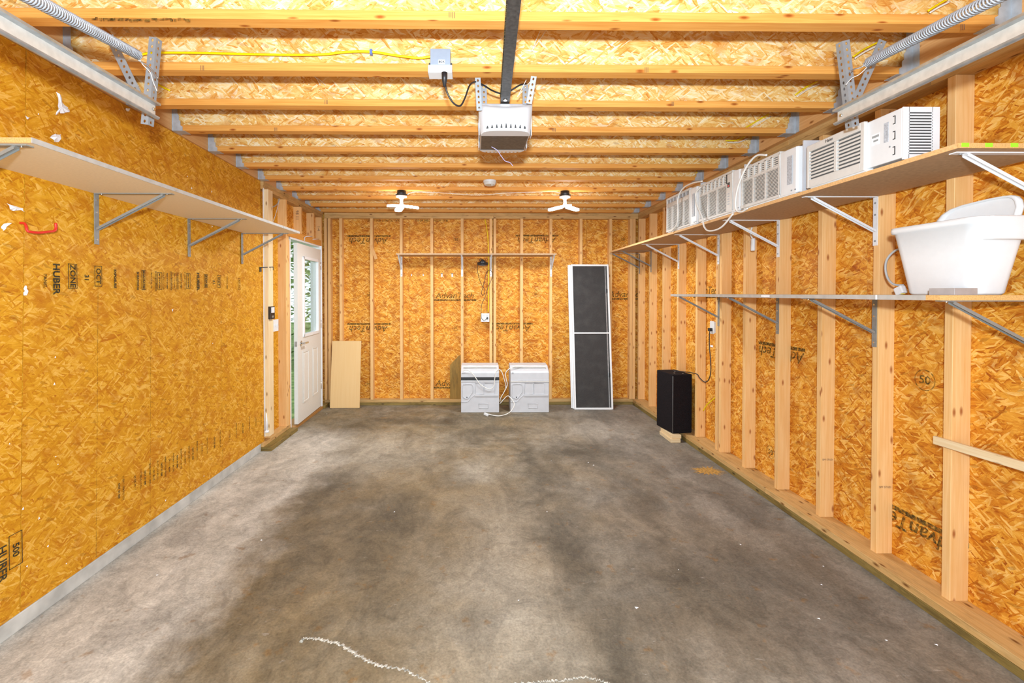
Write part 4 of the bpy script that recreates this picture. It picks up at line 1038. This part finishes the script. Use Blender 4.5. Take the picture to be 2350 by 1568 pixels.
MB().cyl((pq.x, pq.y, pq.z-.025), .012, .035, 2, 12, r2=.014).cyl((pq.x, pq.y, pq.z-.055), .006, .03, 2, 12, r2=.012).build('plug', 'black', op)
pts = [(1021, 188, 2.13), (1026, 212, 2.14), (1040, 236, 2.16), (1056, 243, 2.18), (1067, 225, 2.2), (1078, 196, 2.22), (1092, 188, 2.27), (1112, 197, 2.33), (1130, 208, 2.38), (1152, 215, 2.40), (1170, 209, 2.40), (1192, 196, 2.40), (1208, 192, 2.42)]
MB().tube(curve_pts([atY(*p)-q0 for p in pts]), .0042).build('cord', 'black_cable', op, fixn=False)
yc = cable('ceiling_cable', [atY(a, b_, 2.235) for a, b_ in ((318, 128), (345, 122), (420, 121), (520, 123), (600, 125), (680, 126), (740, 125), (800, 119), (852, 119), (900, 126), (945, 132), (965, 133), (990, 130))], .0055, 'yellow_cable', 'yellow cable stapled along a joist to the ceiling outlet box', 'cable')
c_ = atY(852, 120, 2.233); o = MB().box((c_.x-.006, c_.y-.009, c_.z-.012), (c_.x+.006, c_.y+.009, c_.z+.012)).build('cable_clip', 'blue', yc)
cable('ceiling_cable', [atY(a, b_, 2.66) for a, b_ in ((350, 186), (366, 196), (390, 208))], .005, 'yellow_cable', 'short yellow cable end beside the left punched hanger', 'cable')
# cable stubs at the right ends of the joist bays
stubs = [((1700, 300), (1740, 276), (1765, 262), 3.09, 'yellow and white cable end in the joist bay beyond the right door track'),
         ((1825, 218), (1850, 200), (1876, 187), 2.66, 'yellow cable end in the joist bay left of the right punched hanger'),
         ((1958, 130), (1985, 112), (2030, 90), 2.22, 'yellow cable pair behind the right punched hanger'),
         ((2130, 25), (2150, 12), (2175, -2), 1.82, 'yellow cable end nearest the top right edge of the picture'),
         ((1665, 323), (1690, 322), (1712, 312), 3.5, 'yellow cable loop above the second air conditioner'),
         ((1597, 395), (1612, 401), (1637, 400), 4.37, 'yellow cable loop above the third air conditioner')]
for i, (a, b_, c, y, lab) in enumerate(stubs):
    t = empty('cable_end', atY(*a, y)); tag(t, lab, 'cable', 'cable ends in the right joist bays'); q0 = Vector(t.location)
    MB().tube(curve_pts([atY(*p, y)-q0 for p in (a, b_, c)]), .004).build('yellow_jacket', 'yellow_cable', t, fixn=False)
    MB().tube(curve_pts([atY(p[0]+4, p[1]+4+k, y+.01)-q0 for k, p in enumerate((a, b_, c))]), .0035).build('white_jacket', 'white_cable', t, fixn=False)
for a, b_, c, y, lab in (((1221, 118), (1228, 98), (1239, 72), 2.24, 'thin pair of pale wires beside the opener rail, upper'), ((1188, 222), (1196, 206), (1208, 183), 2.36, 'thin pair of pale wires beside the opener rail, just above the motor'),
                         ((723, 176), (729, 184), (735, 196), 2.66, 'thin pale wire ends on the second joist left of the outlet box')):
    t = empty('bell_wire', atY(*a, y)); tag(t, lab, 'wire'); q0 = Vector(t.location)
    for k, m_ in ((0, 'white_cable'), (7, 'white_cable')):
        MB().tube(curve_pts([atY(p[0]+k*(i-.2), p[1], y+.002*k)-q0 for i, p in enumerate((a, b_, c))]), .0018, 6).build('wire_strand', m_, t, fixn=False)
# ------------------------------------------------------------------ smoke alarm
sp = atY(1124, 417, 4.395); t = empty('smoke_alarm', (sp.x, 4.395, JB)); tag(t, 'round off-white smoke alarm on a joist between the two lamps', 'smoke alarm')
MB().cyl((0, 0, -.018), .062, .018, 2, 32).build('base', 'white', t, .002)
MB().cyl((0, 0, -.045), .050, .027, 2, 32, r2=.061).build('cover', 'offwhite', t, .002)
MB().cyl((.02, -.02, -.053), .012, .008, 2, 16).build('test_button', 'offwhite', t)
# ------------------------------------------------------------------ LED lamps
def lamp(px, py, az, label, tilt=0):
    p = atY(px, py, 4.83); t = empty('ceiling_lamp', (p.x, 4.84, JB-.001), 0); tag(t, label, 'lamp', 'lit LED lamps under the joists')
    MB().cyl((0, 0, -.055), .050, .055, 2, 24, r2=.046).box((-.062, -.01, -.045), (.062, .01, -.036)).build('junction_box', 'black', t)
    MB().cyl((0, 0, -.068), .057, .013, 2, 28).cyl((0, 0, -.085), .024, .018, 2, 20, r2=.036).cyl((0, 0, -.135), .017, .055, 2, 16).build('lamp_holder', 'white', t, .002)
    MB().cyl((0, 0, -.165), .022, .03, 2, 20, r2=.018).build('bulb_hub', 'led', t)
    for k in range(3):
        a = az+k*2*pi/3; Mx = Matrix.Translation((0, 0, -.150)) @ Matrix.Rotation(a, 4, 'Z') @ Matrix.Rotation(R(8), 4, 'Y')
        pts = rrect(.022, .190, -.038, .038, .036, 6)
        MB().prism(pts, 2, -.016, .0, Mx).build('led_wing', 'led', t)
    return t
lamp(921, 441, R(-8), 'lit three winged LED lamp on the left, under the far joists')
lamp(1297, 441, R(30), 'lit three winged LED lamp on the right, under the far joists')
cable('lamp_wire', [atY(a, b_, 4.92) for a, b_ in ((935, 446), (942, 443), (955, 440.5), (1000, 442), (1040, 444.5), (1085, 447.5), (1120, 446.5), (1160, 443), (1220, 441), (1270, 440), (1284, 443))], .003, 'white_cable', 'white wire strung between the two lit lamps', 'cable')
for x in (atY(921, 475, 4.84).x, atY(1297, 475, 4.84).x):
    l = bpy.data.lights.new('lamp_glow', 'AREA'); l.shape = 'DISK'; l.size = .34; l.energy = 36; l.color = (.88, .96, 1.0)
    o = bpy.data.objects.new('lamp_glow', l); COL.objects.link(o); o.location = (x, 4.84, JB-.185)

# ------------------------------------------------------------------ back wall things
# work lamp
t = empty('work_lamp', atY(1107.5, 589, 6.03)); t.location.z = Zb; tag(t, 'black round work lamp hanging under the back wall shelf', 'lamp'); q0 = Vector(t.location)
c = atY(1107.5, 607, 6.03)-q0
Mx = Matrix.Translation(c) @ Matrix.Rotation(R(16), 4, 'X')
MB().cyl((0, 0, 0), .072, .024, 2, 28, Mx=Mx).cyl((0, 0, .024), .045, .028, 2, 20, r2=.03, Mx=Mx).cyl((0, 0, .05), .014, .016, 2, 12, Mx=Mx).build('lamp_body', 'black', t, .003)
MB().cyl((0, 0, -.004), .062, .004, 2, 28, Mx=Mx).build('diffuser', 'offwhite', t)
MB().tube(curve_pts([c+Vector((-.04, 0, .05)), c+Vector((-.03, 0, .075)), c+Vector((-.015, 0, .07)), c+Vector((0.0, 0, .06))]), .004).build('hook_cord', 'black_cable', t, fixn=False)
MB().tube([c+Vector((.04, 0, .03)), Vector((.03, 0, 0))], .0018, 6).build('hang_wire', 'black_cable', t, fixn=False)
MB().box((-.045, -.155, -.002), (.045, -.150, .016)).build('shelf_clip', 'dark_steel', t)
wlamp = t
cable('cord', [atY(a, b_, y) for a, b_, y in ((1096, 607, 6.02), (1096, 622, 6.05), (1100, 640, 6.13), (1106, 655, 6.14), (1112, 664, 6.14), (1112, 673, 6.14), (1108, 678, 6.14), (1105, 672, 6.13), (1108, 660, 6.13), (1113, 640, 6.13), (1117, 625, 6.13), (1124, 620, 6.12), (1130, 627, 6.12), (1128, 641, 6.13), (1120, 660, 6.13), (1114, 680, 6.13), (1106, 698, 6.13), (1104, 715, 6.12), (1105, 730, 6.12), (1111, 736, 6.12), (1116, 732, 6.12), (1118, 727, 6.13))], .0033, 'black_cable', '', 'cord', wlamp)
a = atY(1103.5, 719, 6.15); b_ = atY(1123, 739, 6.15)
t = empty('wall_outlet', ((a.x+b_.x)/2, 6.15, (a.z+b_.z)/2)); tag(t, 'square white outlet plate on the back wall below the work lamp', 'outlet')
hw = (b_.x-a.x)/2
MB().box((-hw, -.006, -hw), (hw, 0, hw)).build('plate', 'white', t, .002)
MB().box((-hw+.006, 0, -hw+.006), (hw-.006, .10, hw-.006)).build('box_body', 'box_grey', t)
mb = MB()
for dx in (-.028, .022):
    for dz in (-.025, .025):
        for k in (0, .012): mb.box((dx+k-.003, -.0068, dz-.006), (dx+k, -.006, dz+.006))
mb.build('socket_slot', 'slot', t)
MB().box((.022, -.028, -.02), (.040, -.006, .006)).build('plug', 'black', t, .002)
cable('wall_cable', [atY(a, b_, 6.155) for a, b_ in ((1113, 503), (1117, 525), (1120, 550), (1121, 600), (1121.5, 660), (1121, 700), (1120, 716))], .006, 'yellow_cable', 'yellow cable running down the back wall to the outlet', 'cable')
for i, (px, col, lab) in enumerate(((944.5, 'white', 'tiny pale clip on the back wall, farthest left of four'), (971.5, 'white', 'tiny pale clip on the back wall, second from left of four'), (1014, 'offwhite', 'small pale clip on the back wall, third from left of four'), (1038, 'offwhite', 'small pale clip on the back wall, right one of four'))):
    p = atY(px, 631, YO-.001); s = 1 if i > 1 else .6
    t = empty('wall_clip', p); tag(t, lab, 'clip', 'small clips under the back shelf')
    MB().box((-.012*s, -.010, -.030*s), (.012*s, 0, .022*s)).build('clip_body', col, t, .002)
    MB().box((-.012*s, -.012, .012*s), (.012*s, -.010, .020*s)).build('clip_band', 'slot', t)
# beige board
p0 = atY(757, 936, 6.02); p1 = atY(825, 936, 6.02); top = atY(762, 783, 6.13); topR = atY(828.5, 783, 6.13)
mb = MB(); V = [(p0.x, 6.02, .001), (p1.x, 6.02, .001), (topR.x, 6.135, top.z), (top.x, 6.135, top.z)]; V += [(v[0], v[1]+.018, v[2]+.001) for v in V]
mb.add(V, [(0, 1, 2, 3), (7, 6, 5, 4), (0, 4, 5, 1), (1, 5, 6, 2), (2, 6, 7, 3), (3, 7, 4, 0)], None, 2)
tag(mb.build('leaning_board', 'beige', None, .001, 1), 'plain beige wooden panel leaning on the back wall beside the door', 'board')
# weathered plywood offcut
a = atY(1033, 912, 6.21); b_ = atY(1057, 912, 6.21); zt = atY(1056, 815, 6.21).z; zl = atY(1033, 838, 6.21).z
mb = MB().prism([(a.x, Z0+.001), (b_.x, Z0+.001), (b_.x, zt), (b_.x-.025, zt-.01), (a.x, zl)], 1, 6.20, 6.215, grain=2)
tag(mb.build('plywood_offcut', 'treated_ply', None), 'dark weathered plywood offcut with a slanted top standing between the back studs', 'board')
# short scrap hung on the second back stud
o = MB().box((-.02, 0, -.10), (.02, .012, .10)).build('wood_scrap', 'rim', None); o.location = atY(857, 579, YB-.014); o.rotation_euler = (0, R(-22), 0)
tag(o, 'short scrap of wood nailed askew on the second back wall stud from the door', 'board')
# floor units
def floor_unit(px0, px1, stripe, label):
    a = atY(px0, 948, 5.77); b_ = atY(px1, 948, 5.77); W = b_.x-a.x; H = .528
    t = empty('air_conditioner', (a.x, 5.77, 0)); tag(t, label, 'air conditioner', 'air conditioners standing on the floor')
    prof = [(.0, 0), (.0, H-.02), (.02, H), (.10, H+.035), (.13, H+.055), (.30, H+.062), (.31, 0)]
    MB().prism(prof, 0, 0, W).build('casing', 'case_grey', t, .006)
    mb = MB()
    for z in (.03, .05): mb.prism([(.03+z, H+.008+z*.6), (.036+z, H+.014+z*.6), (.045+z, H+.014+z*.6), (.045+z, H+.0+z*.6)], 0, .03, W-.03)
    mb.build('top_ridge', 'offwhite', t)
    # pressed panel reliefs
    mb = MB()
    def rel(x0, x1, z0, z1, d=.004, b=.004): mb.box((x0, -d, z0), (x1, 0, z0+b)).box((x0, -d, z1-b), (x1, 0, z1)).box((x0, -d, z0), (x0+b, 0, z1)).box((x1-b, -d, z0), (x1, 0, z1))
    rel(.225, .345, .055, .115); rel(.18, .29, .235, .375); rel(.30, .43, .235, .375)
    mb.box((.17, -.010, .212), (W-.01, 0, .232)).box((.0, -.006, .405), (W, 0, .412))
    mb.build('pressed_relief', 'case_grey', t, .002)
    MB().tube(curve_pts([(.02, -.003, .36), (.02, -.003, .22), (.05, -.003, .185), (.09, -.003, .185), (.13, -.003, .24), (.15, -.003, .27), (.15, -.003, .34), (.12, -.003, .365), (.02, -.003, .36)]), .004, 6).build('pressed_rib', 'case_grey', t, fixn=False)
    MB().tube(curve_pts([(0.0, -.002, .135), (.08, -.002, .14), (.13, -.002, .19), (.17, -.002, .222)]), .003, 6).build('pressed_rib', 'case_grey', t, fixn=False)
    MB().cyl((.075, -.002, .195), .007, .003, 1, 14).build('drain_hole', 'black', t)
    MB().cyl((.02, -.008, H-.022), .004, .008, 1, 8).cyl((.035, -.008, H-.022), .004, .008, 1, 8).build('plug_blade', 'black', t)
    if stripe: MB().box((-.001, -.003, .408), (W+.001, 0, .452)).build('stripe', 'black', t, label='black horizontal stripe')
    MB().box((0.0, -.007, .388 if not stripe else .396), (W, 0, .398 if not stripe else .404)).build('seam_lip', 'offwhite' if not stripe else 'white', t, .002)
    return t
floor_unit(1058, 1145.5, True, 'left white air conditioner on the floor, with a black stripe')
floor_unit(1171.5, 1260, False, 'right white air conditioner on the floor, all white')
def fc(lst, label, r=.0052):
    cable('floor_cord', [atY(a, b_, y) for a, b_, y in lst], r, 'white_cable', label, 'cord', group='white cords of the floor air conditioners')
fc([(1062, 852, 5.755), (1068, 849, 5.75), (1078, 852, 5.75), (1090, 865, 5.75), (1100, 880, 5.75), (1112, 889, 5.75), (1124, 893, 5.75), (1133, 886, 5.75), (1136, 865, 5.75), (1139, 852, 5.75), (1146, 848, 5.80), (1152, 855, 5.80), (1157, 870, 5.80), (1161, 885, 5.8), (1160, 890, 5.8)], 'white cord looping across the front of the striped floor air conditioner')
fc([(1198, 842, 5.84), (1180, 842, 5.80), (1167, 848, 5.78), (1160, 858, 5.78), (1162, 872, 5.78), (1164, 884, 5.78), (1158, 898, 5.78), (1150, 912, 5.78), (1147, 922, 5.80)], 'white cord hanging in the gap between the two floor air conditioners')
fc([(1147, 927, 5.80), (1156, 917, 5.78), (1165, 909, 5.76), (1173, 915, 5.73), (1180, 926, 5.70), (1177, 938, 5.66), (1166, 949, 5.62), (1148, 954.5, 5.60), (1135, 954, 5.60), (1122, 951, 5.60)], 'white cord trailing on the concrete in front of the floor air conditioners')
p = atY(1116, 948, 5.62); o = MB().box((-.030, -.014, -.016), (.032, .014, .014)).build('cord_plug', 'white', None, .006); o.location = (p.x, p.y, .018); o.rotation_euler = (0, R(15), R(-25))
tag(o, 'white flat plug lying on the concrete in front of the striped floor air conditioner', 'plug')
# screen door
B0 = atY(1318, 941, 5.90); B1 = atY(1407, 942, 5.90); T0 = atY(1309, 608, 6.12); T1 = atY(1400, 608, 6.12)
t = empty('sliding_screen', (B0.x, 5.90, 0)); tag(t, 'tall white framed screen door with dark mesh leaning on the back wall', 'screen door')
Wd = B1.x-B0.x; Hd = T0.z; lean = (6.12-5.90); v = Vector(((T0.x-B0.x)*.6, lean, Hd)); Ld = v.length; SF = frame((0, 0, .003), (1, 0, 0), v)
# note: frame normal points to -y (toward the room)
fw = .022
def bars(mb, x0, x1, y0, y1, w_, z0, z1, Mx): mb.box((x0, y0, z0), (x0+w_, y1, z1), Mx).box((x1-w_, y0, z0), (x1, y1, z1), Mx).box((x0+w_, y0, z0), (x1-w_, y0+w_, z1), Mx).box((x0+w_, y1-w_, z0), (x1-w_, y1, z1), Mx)
mb = MB(); bars(mb, 0, Wd, 0, Ld, fw, -.01, .012, SF); mb.build('frame', 'trim_white', t, .002)
MB().box((fw, Ld*.515, -.008), (Wd-fw, Ld*.515+.016, .012), SF).build('cross_rail', 'trim_white', t, .002)
MB().box((fw-.004, fw-.004, -.004), (Wd-fw+.004, Ld-fw+.004, -.002), SF).build('mesh', 'screen', t)
MB().box((Wd-fw-.030, fw, -.003), (Wd-fw-.016, Ld-fw, .004), SF).build('inner_rail', 'galv', t)
for z in (.22, .80): MB().box((Wd-fw-.02, Ld*z, .004), (Wd-fw, Ld*z+.05, .012), SF).build('latch', 'black', t)
for k in (1, 2):
    t2 = empty('sliding_screen', (B0.x-.013*k-.004, 5.90+.024*k, 0)); tag(t2, ('white screen frame just behind the front one, its left rail showing', 'rearmost white screen frame of the leaning stack, only its left edge showing')[k-1], 'screen door', 'screens leaning on the back wall')
    mb = MB(); bars(mb, 0, Wd-.02, .005, Ld-.004, fw, -.016, .004, SF); mb.build('frame', 'trim_white', t2, .002)
    MB().box((fw-.004, fw, -.012), (Wd-fw-.016, Ld-fw, -.010), SF).build('mesh', 'screen', t2)

# ------------------------------------------------------------------ black speaker box, block, outlet and cord
P = [Vector((2.022, 4.622)), Vector((1.978, 4.925)), Vector((2.19, 4.955)), Vector((2.234, 4.648))]
t = empty('speaker_box', (P[0].x, P[0].y, .079)); tag(t, 'black carpeted speaker box standing by the right wall on wood blocks', 'speaker')
mb = MB().prism([(q.x-P[0].x, q.y-P[0].y) for q in P], 2, 0, .605, grain=2); mb.build('cabinet', 'carpet', t, .008)
mb = MB(); 
for (x, y) in ((.06, .10), (.10, .18), (.13, .06)): mb.cyl((x, y, .6055), .008, .002, 2, 10)
mb.build('jack_plate', 'silver', t); spk = t
u_ = (P[3]-P[0]).normalized()
MB().tube([Vector((.0, -.003, .01)), Vector((.0, -.003, .59))], .004, 6).build('corner_highlight', 'slot_mid', t, fixn=False)  # added lighter line, painted highlight on the cabinet's near corner
for i, (z, dx, lab) in enumerate(((.0005, 0, 'lower pale wood block under the speaker box'), (.0385, .012, 'upper pale wood block under the speaker box'))):
    o = MB().box((1.985+dx, 4.575+dx, z), (2.085+dx, 4.86, z+.038)).build('wood_block', 'lath', None, .002, 1); tag(o, lab, 'wood block')
t = empty('wall_outlet', (XR+.012, 4.262, atX(1635, 752, XR+.01).z)); tag(t, 'narrow white outlet on the right wall above the speaker box', 'outlet')
MB().box((0, -.036, -.060), (.006, .036, .060)).build('plate', 'white', t, .002)
MB().box((.006, -.032, -.05), (.080, .032, .05)).build('box_body', 'white', t)
MB().box((-.030, -.012, -.035), (0, .018, -.005)).build('plug', 'black', t, .003)
sc_ = cable('cord', [atX(a, b_, x) for a, b_, x in ((1629, 760, 2.20), (1628, 775, 2.20), (1628, 795, 2.20), (1631, 830, 2.20), (1631, 855, 2.20), (1626, 872, 2.19), (1617, 877, 2.17), (1606, 868, 2.15), (1597, 858, 2.14))]+[Vector((2.16, 4.72, .70)), Vector((2.10, 4.8, .693))], .0045, 'black_cable', '', 'cord', spk)
p = atX(1632, 794, 2.195); MB().box((p.x-.002, p.y-.035, p.z-.010), (p.x, p.y+.012, p.z+.008)).build('cord_tag', 'paper', sc_)
cable('cable_end', [atX(a, b_, 2.24) for a, b_ in ((1643, 912), (1633, 920), (1622, 930), (1614, 943))], .005, 'yellow_cable', 'yellow cable end poking out low on the right wall beside the speaker box', 'cable')

# ------------------------------------------------------------------ left wall things
def LW(px, py, o=0): # point on the rough left wall
    y = atX(px, py, -2.04).y; z = atX(px, py, -2.04).z
    for _ in range(3):
        X = wallx(y, z)+o; p = atX(px, py, X); y, z = p.y, p.z
    return p
o = MB().tube(curve_pts([LW(47, 512, 0), LW(56, 513, .02), LW(60, 520, .035), LW(62, 528, .04), LW(68, 532, .045), LW(90, 534, .05), LW(112, 532, .05), LW(124, 530, .048), LW(128, 525, .046), LW(128, 512, .045)], 6), .0055, 10).build('utility_hook', 'red', None, fixn=False)
tag(o, 'red vinyl coated hook screwed into the left wall', 'hook')
def scrap(pts, label, seed):
    rnd = random.Random(seed); c = [LW(a, b_, .003) for a, b_ in pts]; ctr = sum(c, Vector())/len(c)+Vector((.010, 0, 0)); V = [ctr]; 
    for i, p in enumerate(c):
        V.append(p+Vector((rnd.uniform(0, .012), 0, 0))); q = (p+c[(i+1) % len(c)])/2; V.append(q+Vector((rnd.uniform(0, .010), rnd.uniform(-.003, .003), rnd.uniform(-.003, .003))))
    n = len(V)-1; mb = MB().add(V, [(0, i+1, (i+1) % n+1) for i in range(n)]); o = mb.build('paper_scrap', 'paper', None, fixn=False)
    md = o.modifiers.new('s', 'SOLIDIFY'); md.thickness = .0008; tag(o, label, 'paper scrap', 'torn paper left on the left wall')
scrap([(128, 211), (136, 218), (142, 235), (152, 247), (158, 253), (150, 258), (137, 260), (134, 250), (131, 262), (123, 264), (129, 250), (130, 235)], 'largest torn white paper scrap, high on the left wall under the track', 1)
scrap([(113, 311), (122, 307), (130, 309), (137, 308), (135, 318), (134, 326), (122, 325), (117, 318)], 'torn paper scrap with blue print above the left shelf', 2)
scrap([(14, 467), (22, 471), (35, 474), (47, 478), (52, 486), (44, 482), (30, 484), (18, 480)], 'torn white paper scrap on the left wall above the red hook', 3)
scrap([(1, 520), (8, 514), (22, 512), (20, 517), (10, 520), (5, 530), (2, 528)], 'curled white paper scrap at the left edge beside the red hook', 4)
scrap([(53, 656), (57, 658), (59, 668), (58, 678), (54, 678), (52, 668)], 'small white scrap below the red hook on the left wall', 5)
scrap([(285, 248), (298, 249), (293, 256), (288, 256)], 'small white scrap just below the left track', 6)
scrap([(56, 266), (66, 270), (64, 274), (58, 272)], 'tiny white fleck left of the largest paper scrap', 7)
rnd = random.Random(8); mb = MB()
for (px, py) in ((22, 1019), (128, 1048), (133, 1066), (53, 1168), (110, 1254), (62, 1300), (152, 1294), (468, 1093), (271, 1225), (380, 1149), (435, 1292), (88, 262), (430, 405), (486, 440), (487, 520), (127, 820), (125, 882), (488, 788), (396, 712), (330, 475), (440, 432), (90, 1190)):
    if px > 610: continue
    p = LW(px, py, .002); r = rnd.uniform(.003, .008)*(p.y/2.5)
    a = rnd.uniform(0, 6); mb.add([p+Vector((0, r*cos(a+k*2.1), r*sin(a+k*2.1)*1.3)) for k in range(3)]+[p+Vector((.003, 0, 0))], [(0, 1, 3), (1, 2, 3), (2, 0, 3)])
o = mb.build('paper_fleck', 'paper', wl, fixn=False); o['kind'] = 'stuff'
# opener button and light switch by the door
c = atX(623, 718, -2.0); t = empty('opener_button', (-2.004, c.y, c.z)); tag(t, 'black wall button with a white key on the post by the door', 'wall control')
MB().box((-.004, -.055, -.062), (.018, .045, .062)).build('body', 'black', t, .003)
MB().box((.018, -.038, .0), (.022, .030, .055)).build('key', 'white', t, .002)
MB().box((.018, -.020, -.048), (.020, .015, -.028)).build('small_key', 'bracket_grey', t)
c = atX(632, 747, -2.03); t = empty('light_switch', (-2.03, c.y, c.z)); tag(t, 'white double light switch plate between the posts left of the door', 'light switch')
MB().box((0, -.058, -.060), (.007, .058, .060)).build('plate', 'white', t, .002)
MB().box((-.085, -.048, -.05), (0, .048, .05)).build('box_body', 'box_grey', t)
for y in (-.024, .024): MB().box((.007, y-.006, -.012), (.014, y+.006, .012)).build('toggle', 'white', t)
# metal latch arm
a = LW(597, 613, .004); t = empty('latch_arm', a); tag(t, 'dark metal latch arm fixed to the left wall near the door post', 'latch')
b_ = atX(627, 613, -1.985)-a
MB().box((0, -.012, -.045), (.006, .018, .0)).build('mount', 'dark_steel', t)
MB().tube([Vector((.006, 0, -.004)), b_, b_+Vector((0, 0, -.03))], .004, 6).build('rod', 'dark_steel', t, fixn=False)
# white hooks over the door
for pts, lab in ((((716, 543), (703, 543), (699, 545), (699, 553)), 'white L hook over the door, left one'), (((731, 549), (719, 549), (714, 551), (714, 559)), 'white L hook over the door, right one')):
    p3 = [atX(pts[0][0], pts[0][1], XL-.0)] ; y = atX(pts[0][0], pts[0][1], XL).y
    y = 5.55 if 'left' in lab else 5.85; q = atY(pts[0][0], pts[0][1], y); zz = q.z; x0_ = XL+.004
    c = [Vector((x0_, y, zz)), Vector((x0_+.06, y-.02, zz)), Vector((x0_+.068, y-.02, zz-.006)), Vector((x0_+.068, y-.02, zz-.05))]
    c = [atY(*pts[0], y), atY(*pts[1], y-.12), atY(*pts[2], y-.12), atY(*pts[3], y-.12)]
    o = MB().tube(c, .0042, 8).build('screw_hook', 'white', None, fixn=False); tag(o, lab, 'hook')
# cable by the first exposed stud
cable('wall_cable', [atX(a, b_, -2.09) for a, b_ in ((624, 476), (632, 472), (638, 466), (641, 456))], .006, 'grey_cable', 'grey cable bend between the first exposed studs above the left shelf', 'cable')
cable('bell_wire', [atX(a, b_, -2.07) for a, b_ in ((641, 460), (636, 480), (631, 497), (626, 510))], .003, 'white_cable', 'thin pale wire dropping behind the far end of the left shelf', 'wire')
# caulk drip low on the post
p = atX(618, 985, -2.0); o = MB().cyl((0, 0, -.10), .010, .05, 2, 8, r2=.014).cyl((0, 0, -.05), .014, .12, 2, 8, r2=.003).cyl((0, 0, -.115), .026, .018, 2, 10, r2=.018).build('foam_scrap', 'paper', None); o.location = (-2.03, 4.443, .28)
tag(o, 'white torn sliver of foam at the foot of the left wall edge', 'scrap')
# torn paper high on the same edge
scrap([(612, 455), (616, 462), (618, 472), (613, 476)], 'white torn strip on the left wall edge above the shelf', 12)

TINY = ('screw', 'barcode', 'button', 'bolt', 'socket_slot', 'plug_blade', 'vent_slot', 'rear_vent_slot', 'jack_plate', 'pressed_relief', 'top_ridge', 'finger_joint_stamp', 'bark_streak', 'knockout')
for o in bpy.data.objects:
    if o.type == 'MESH' and o.parent and o.name.split('.')[0] in TINY: o['kind'] = 'stuff'
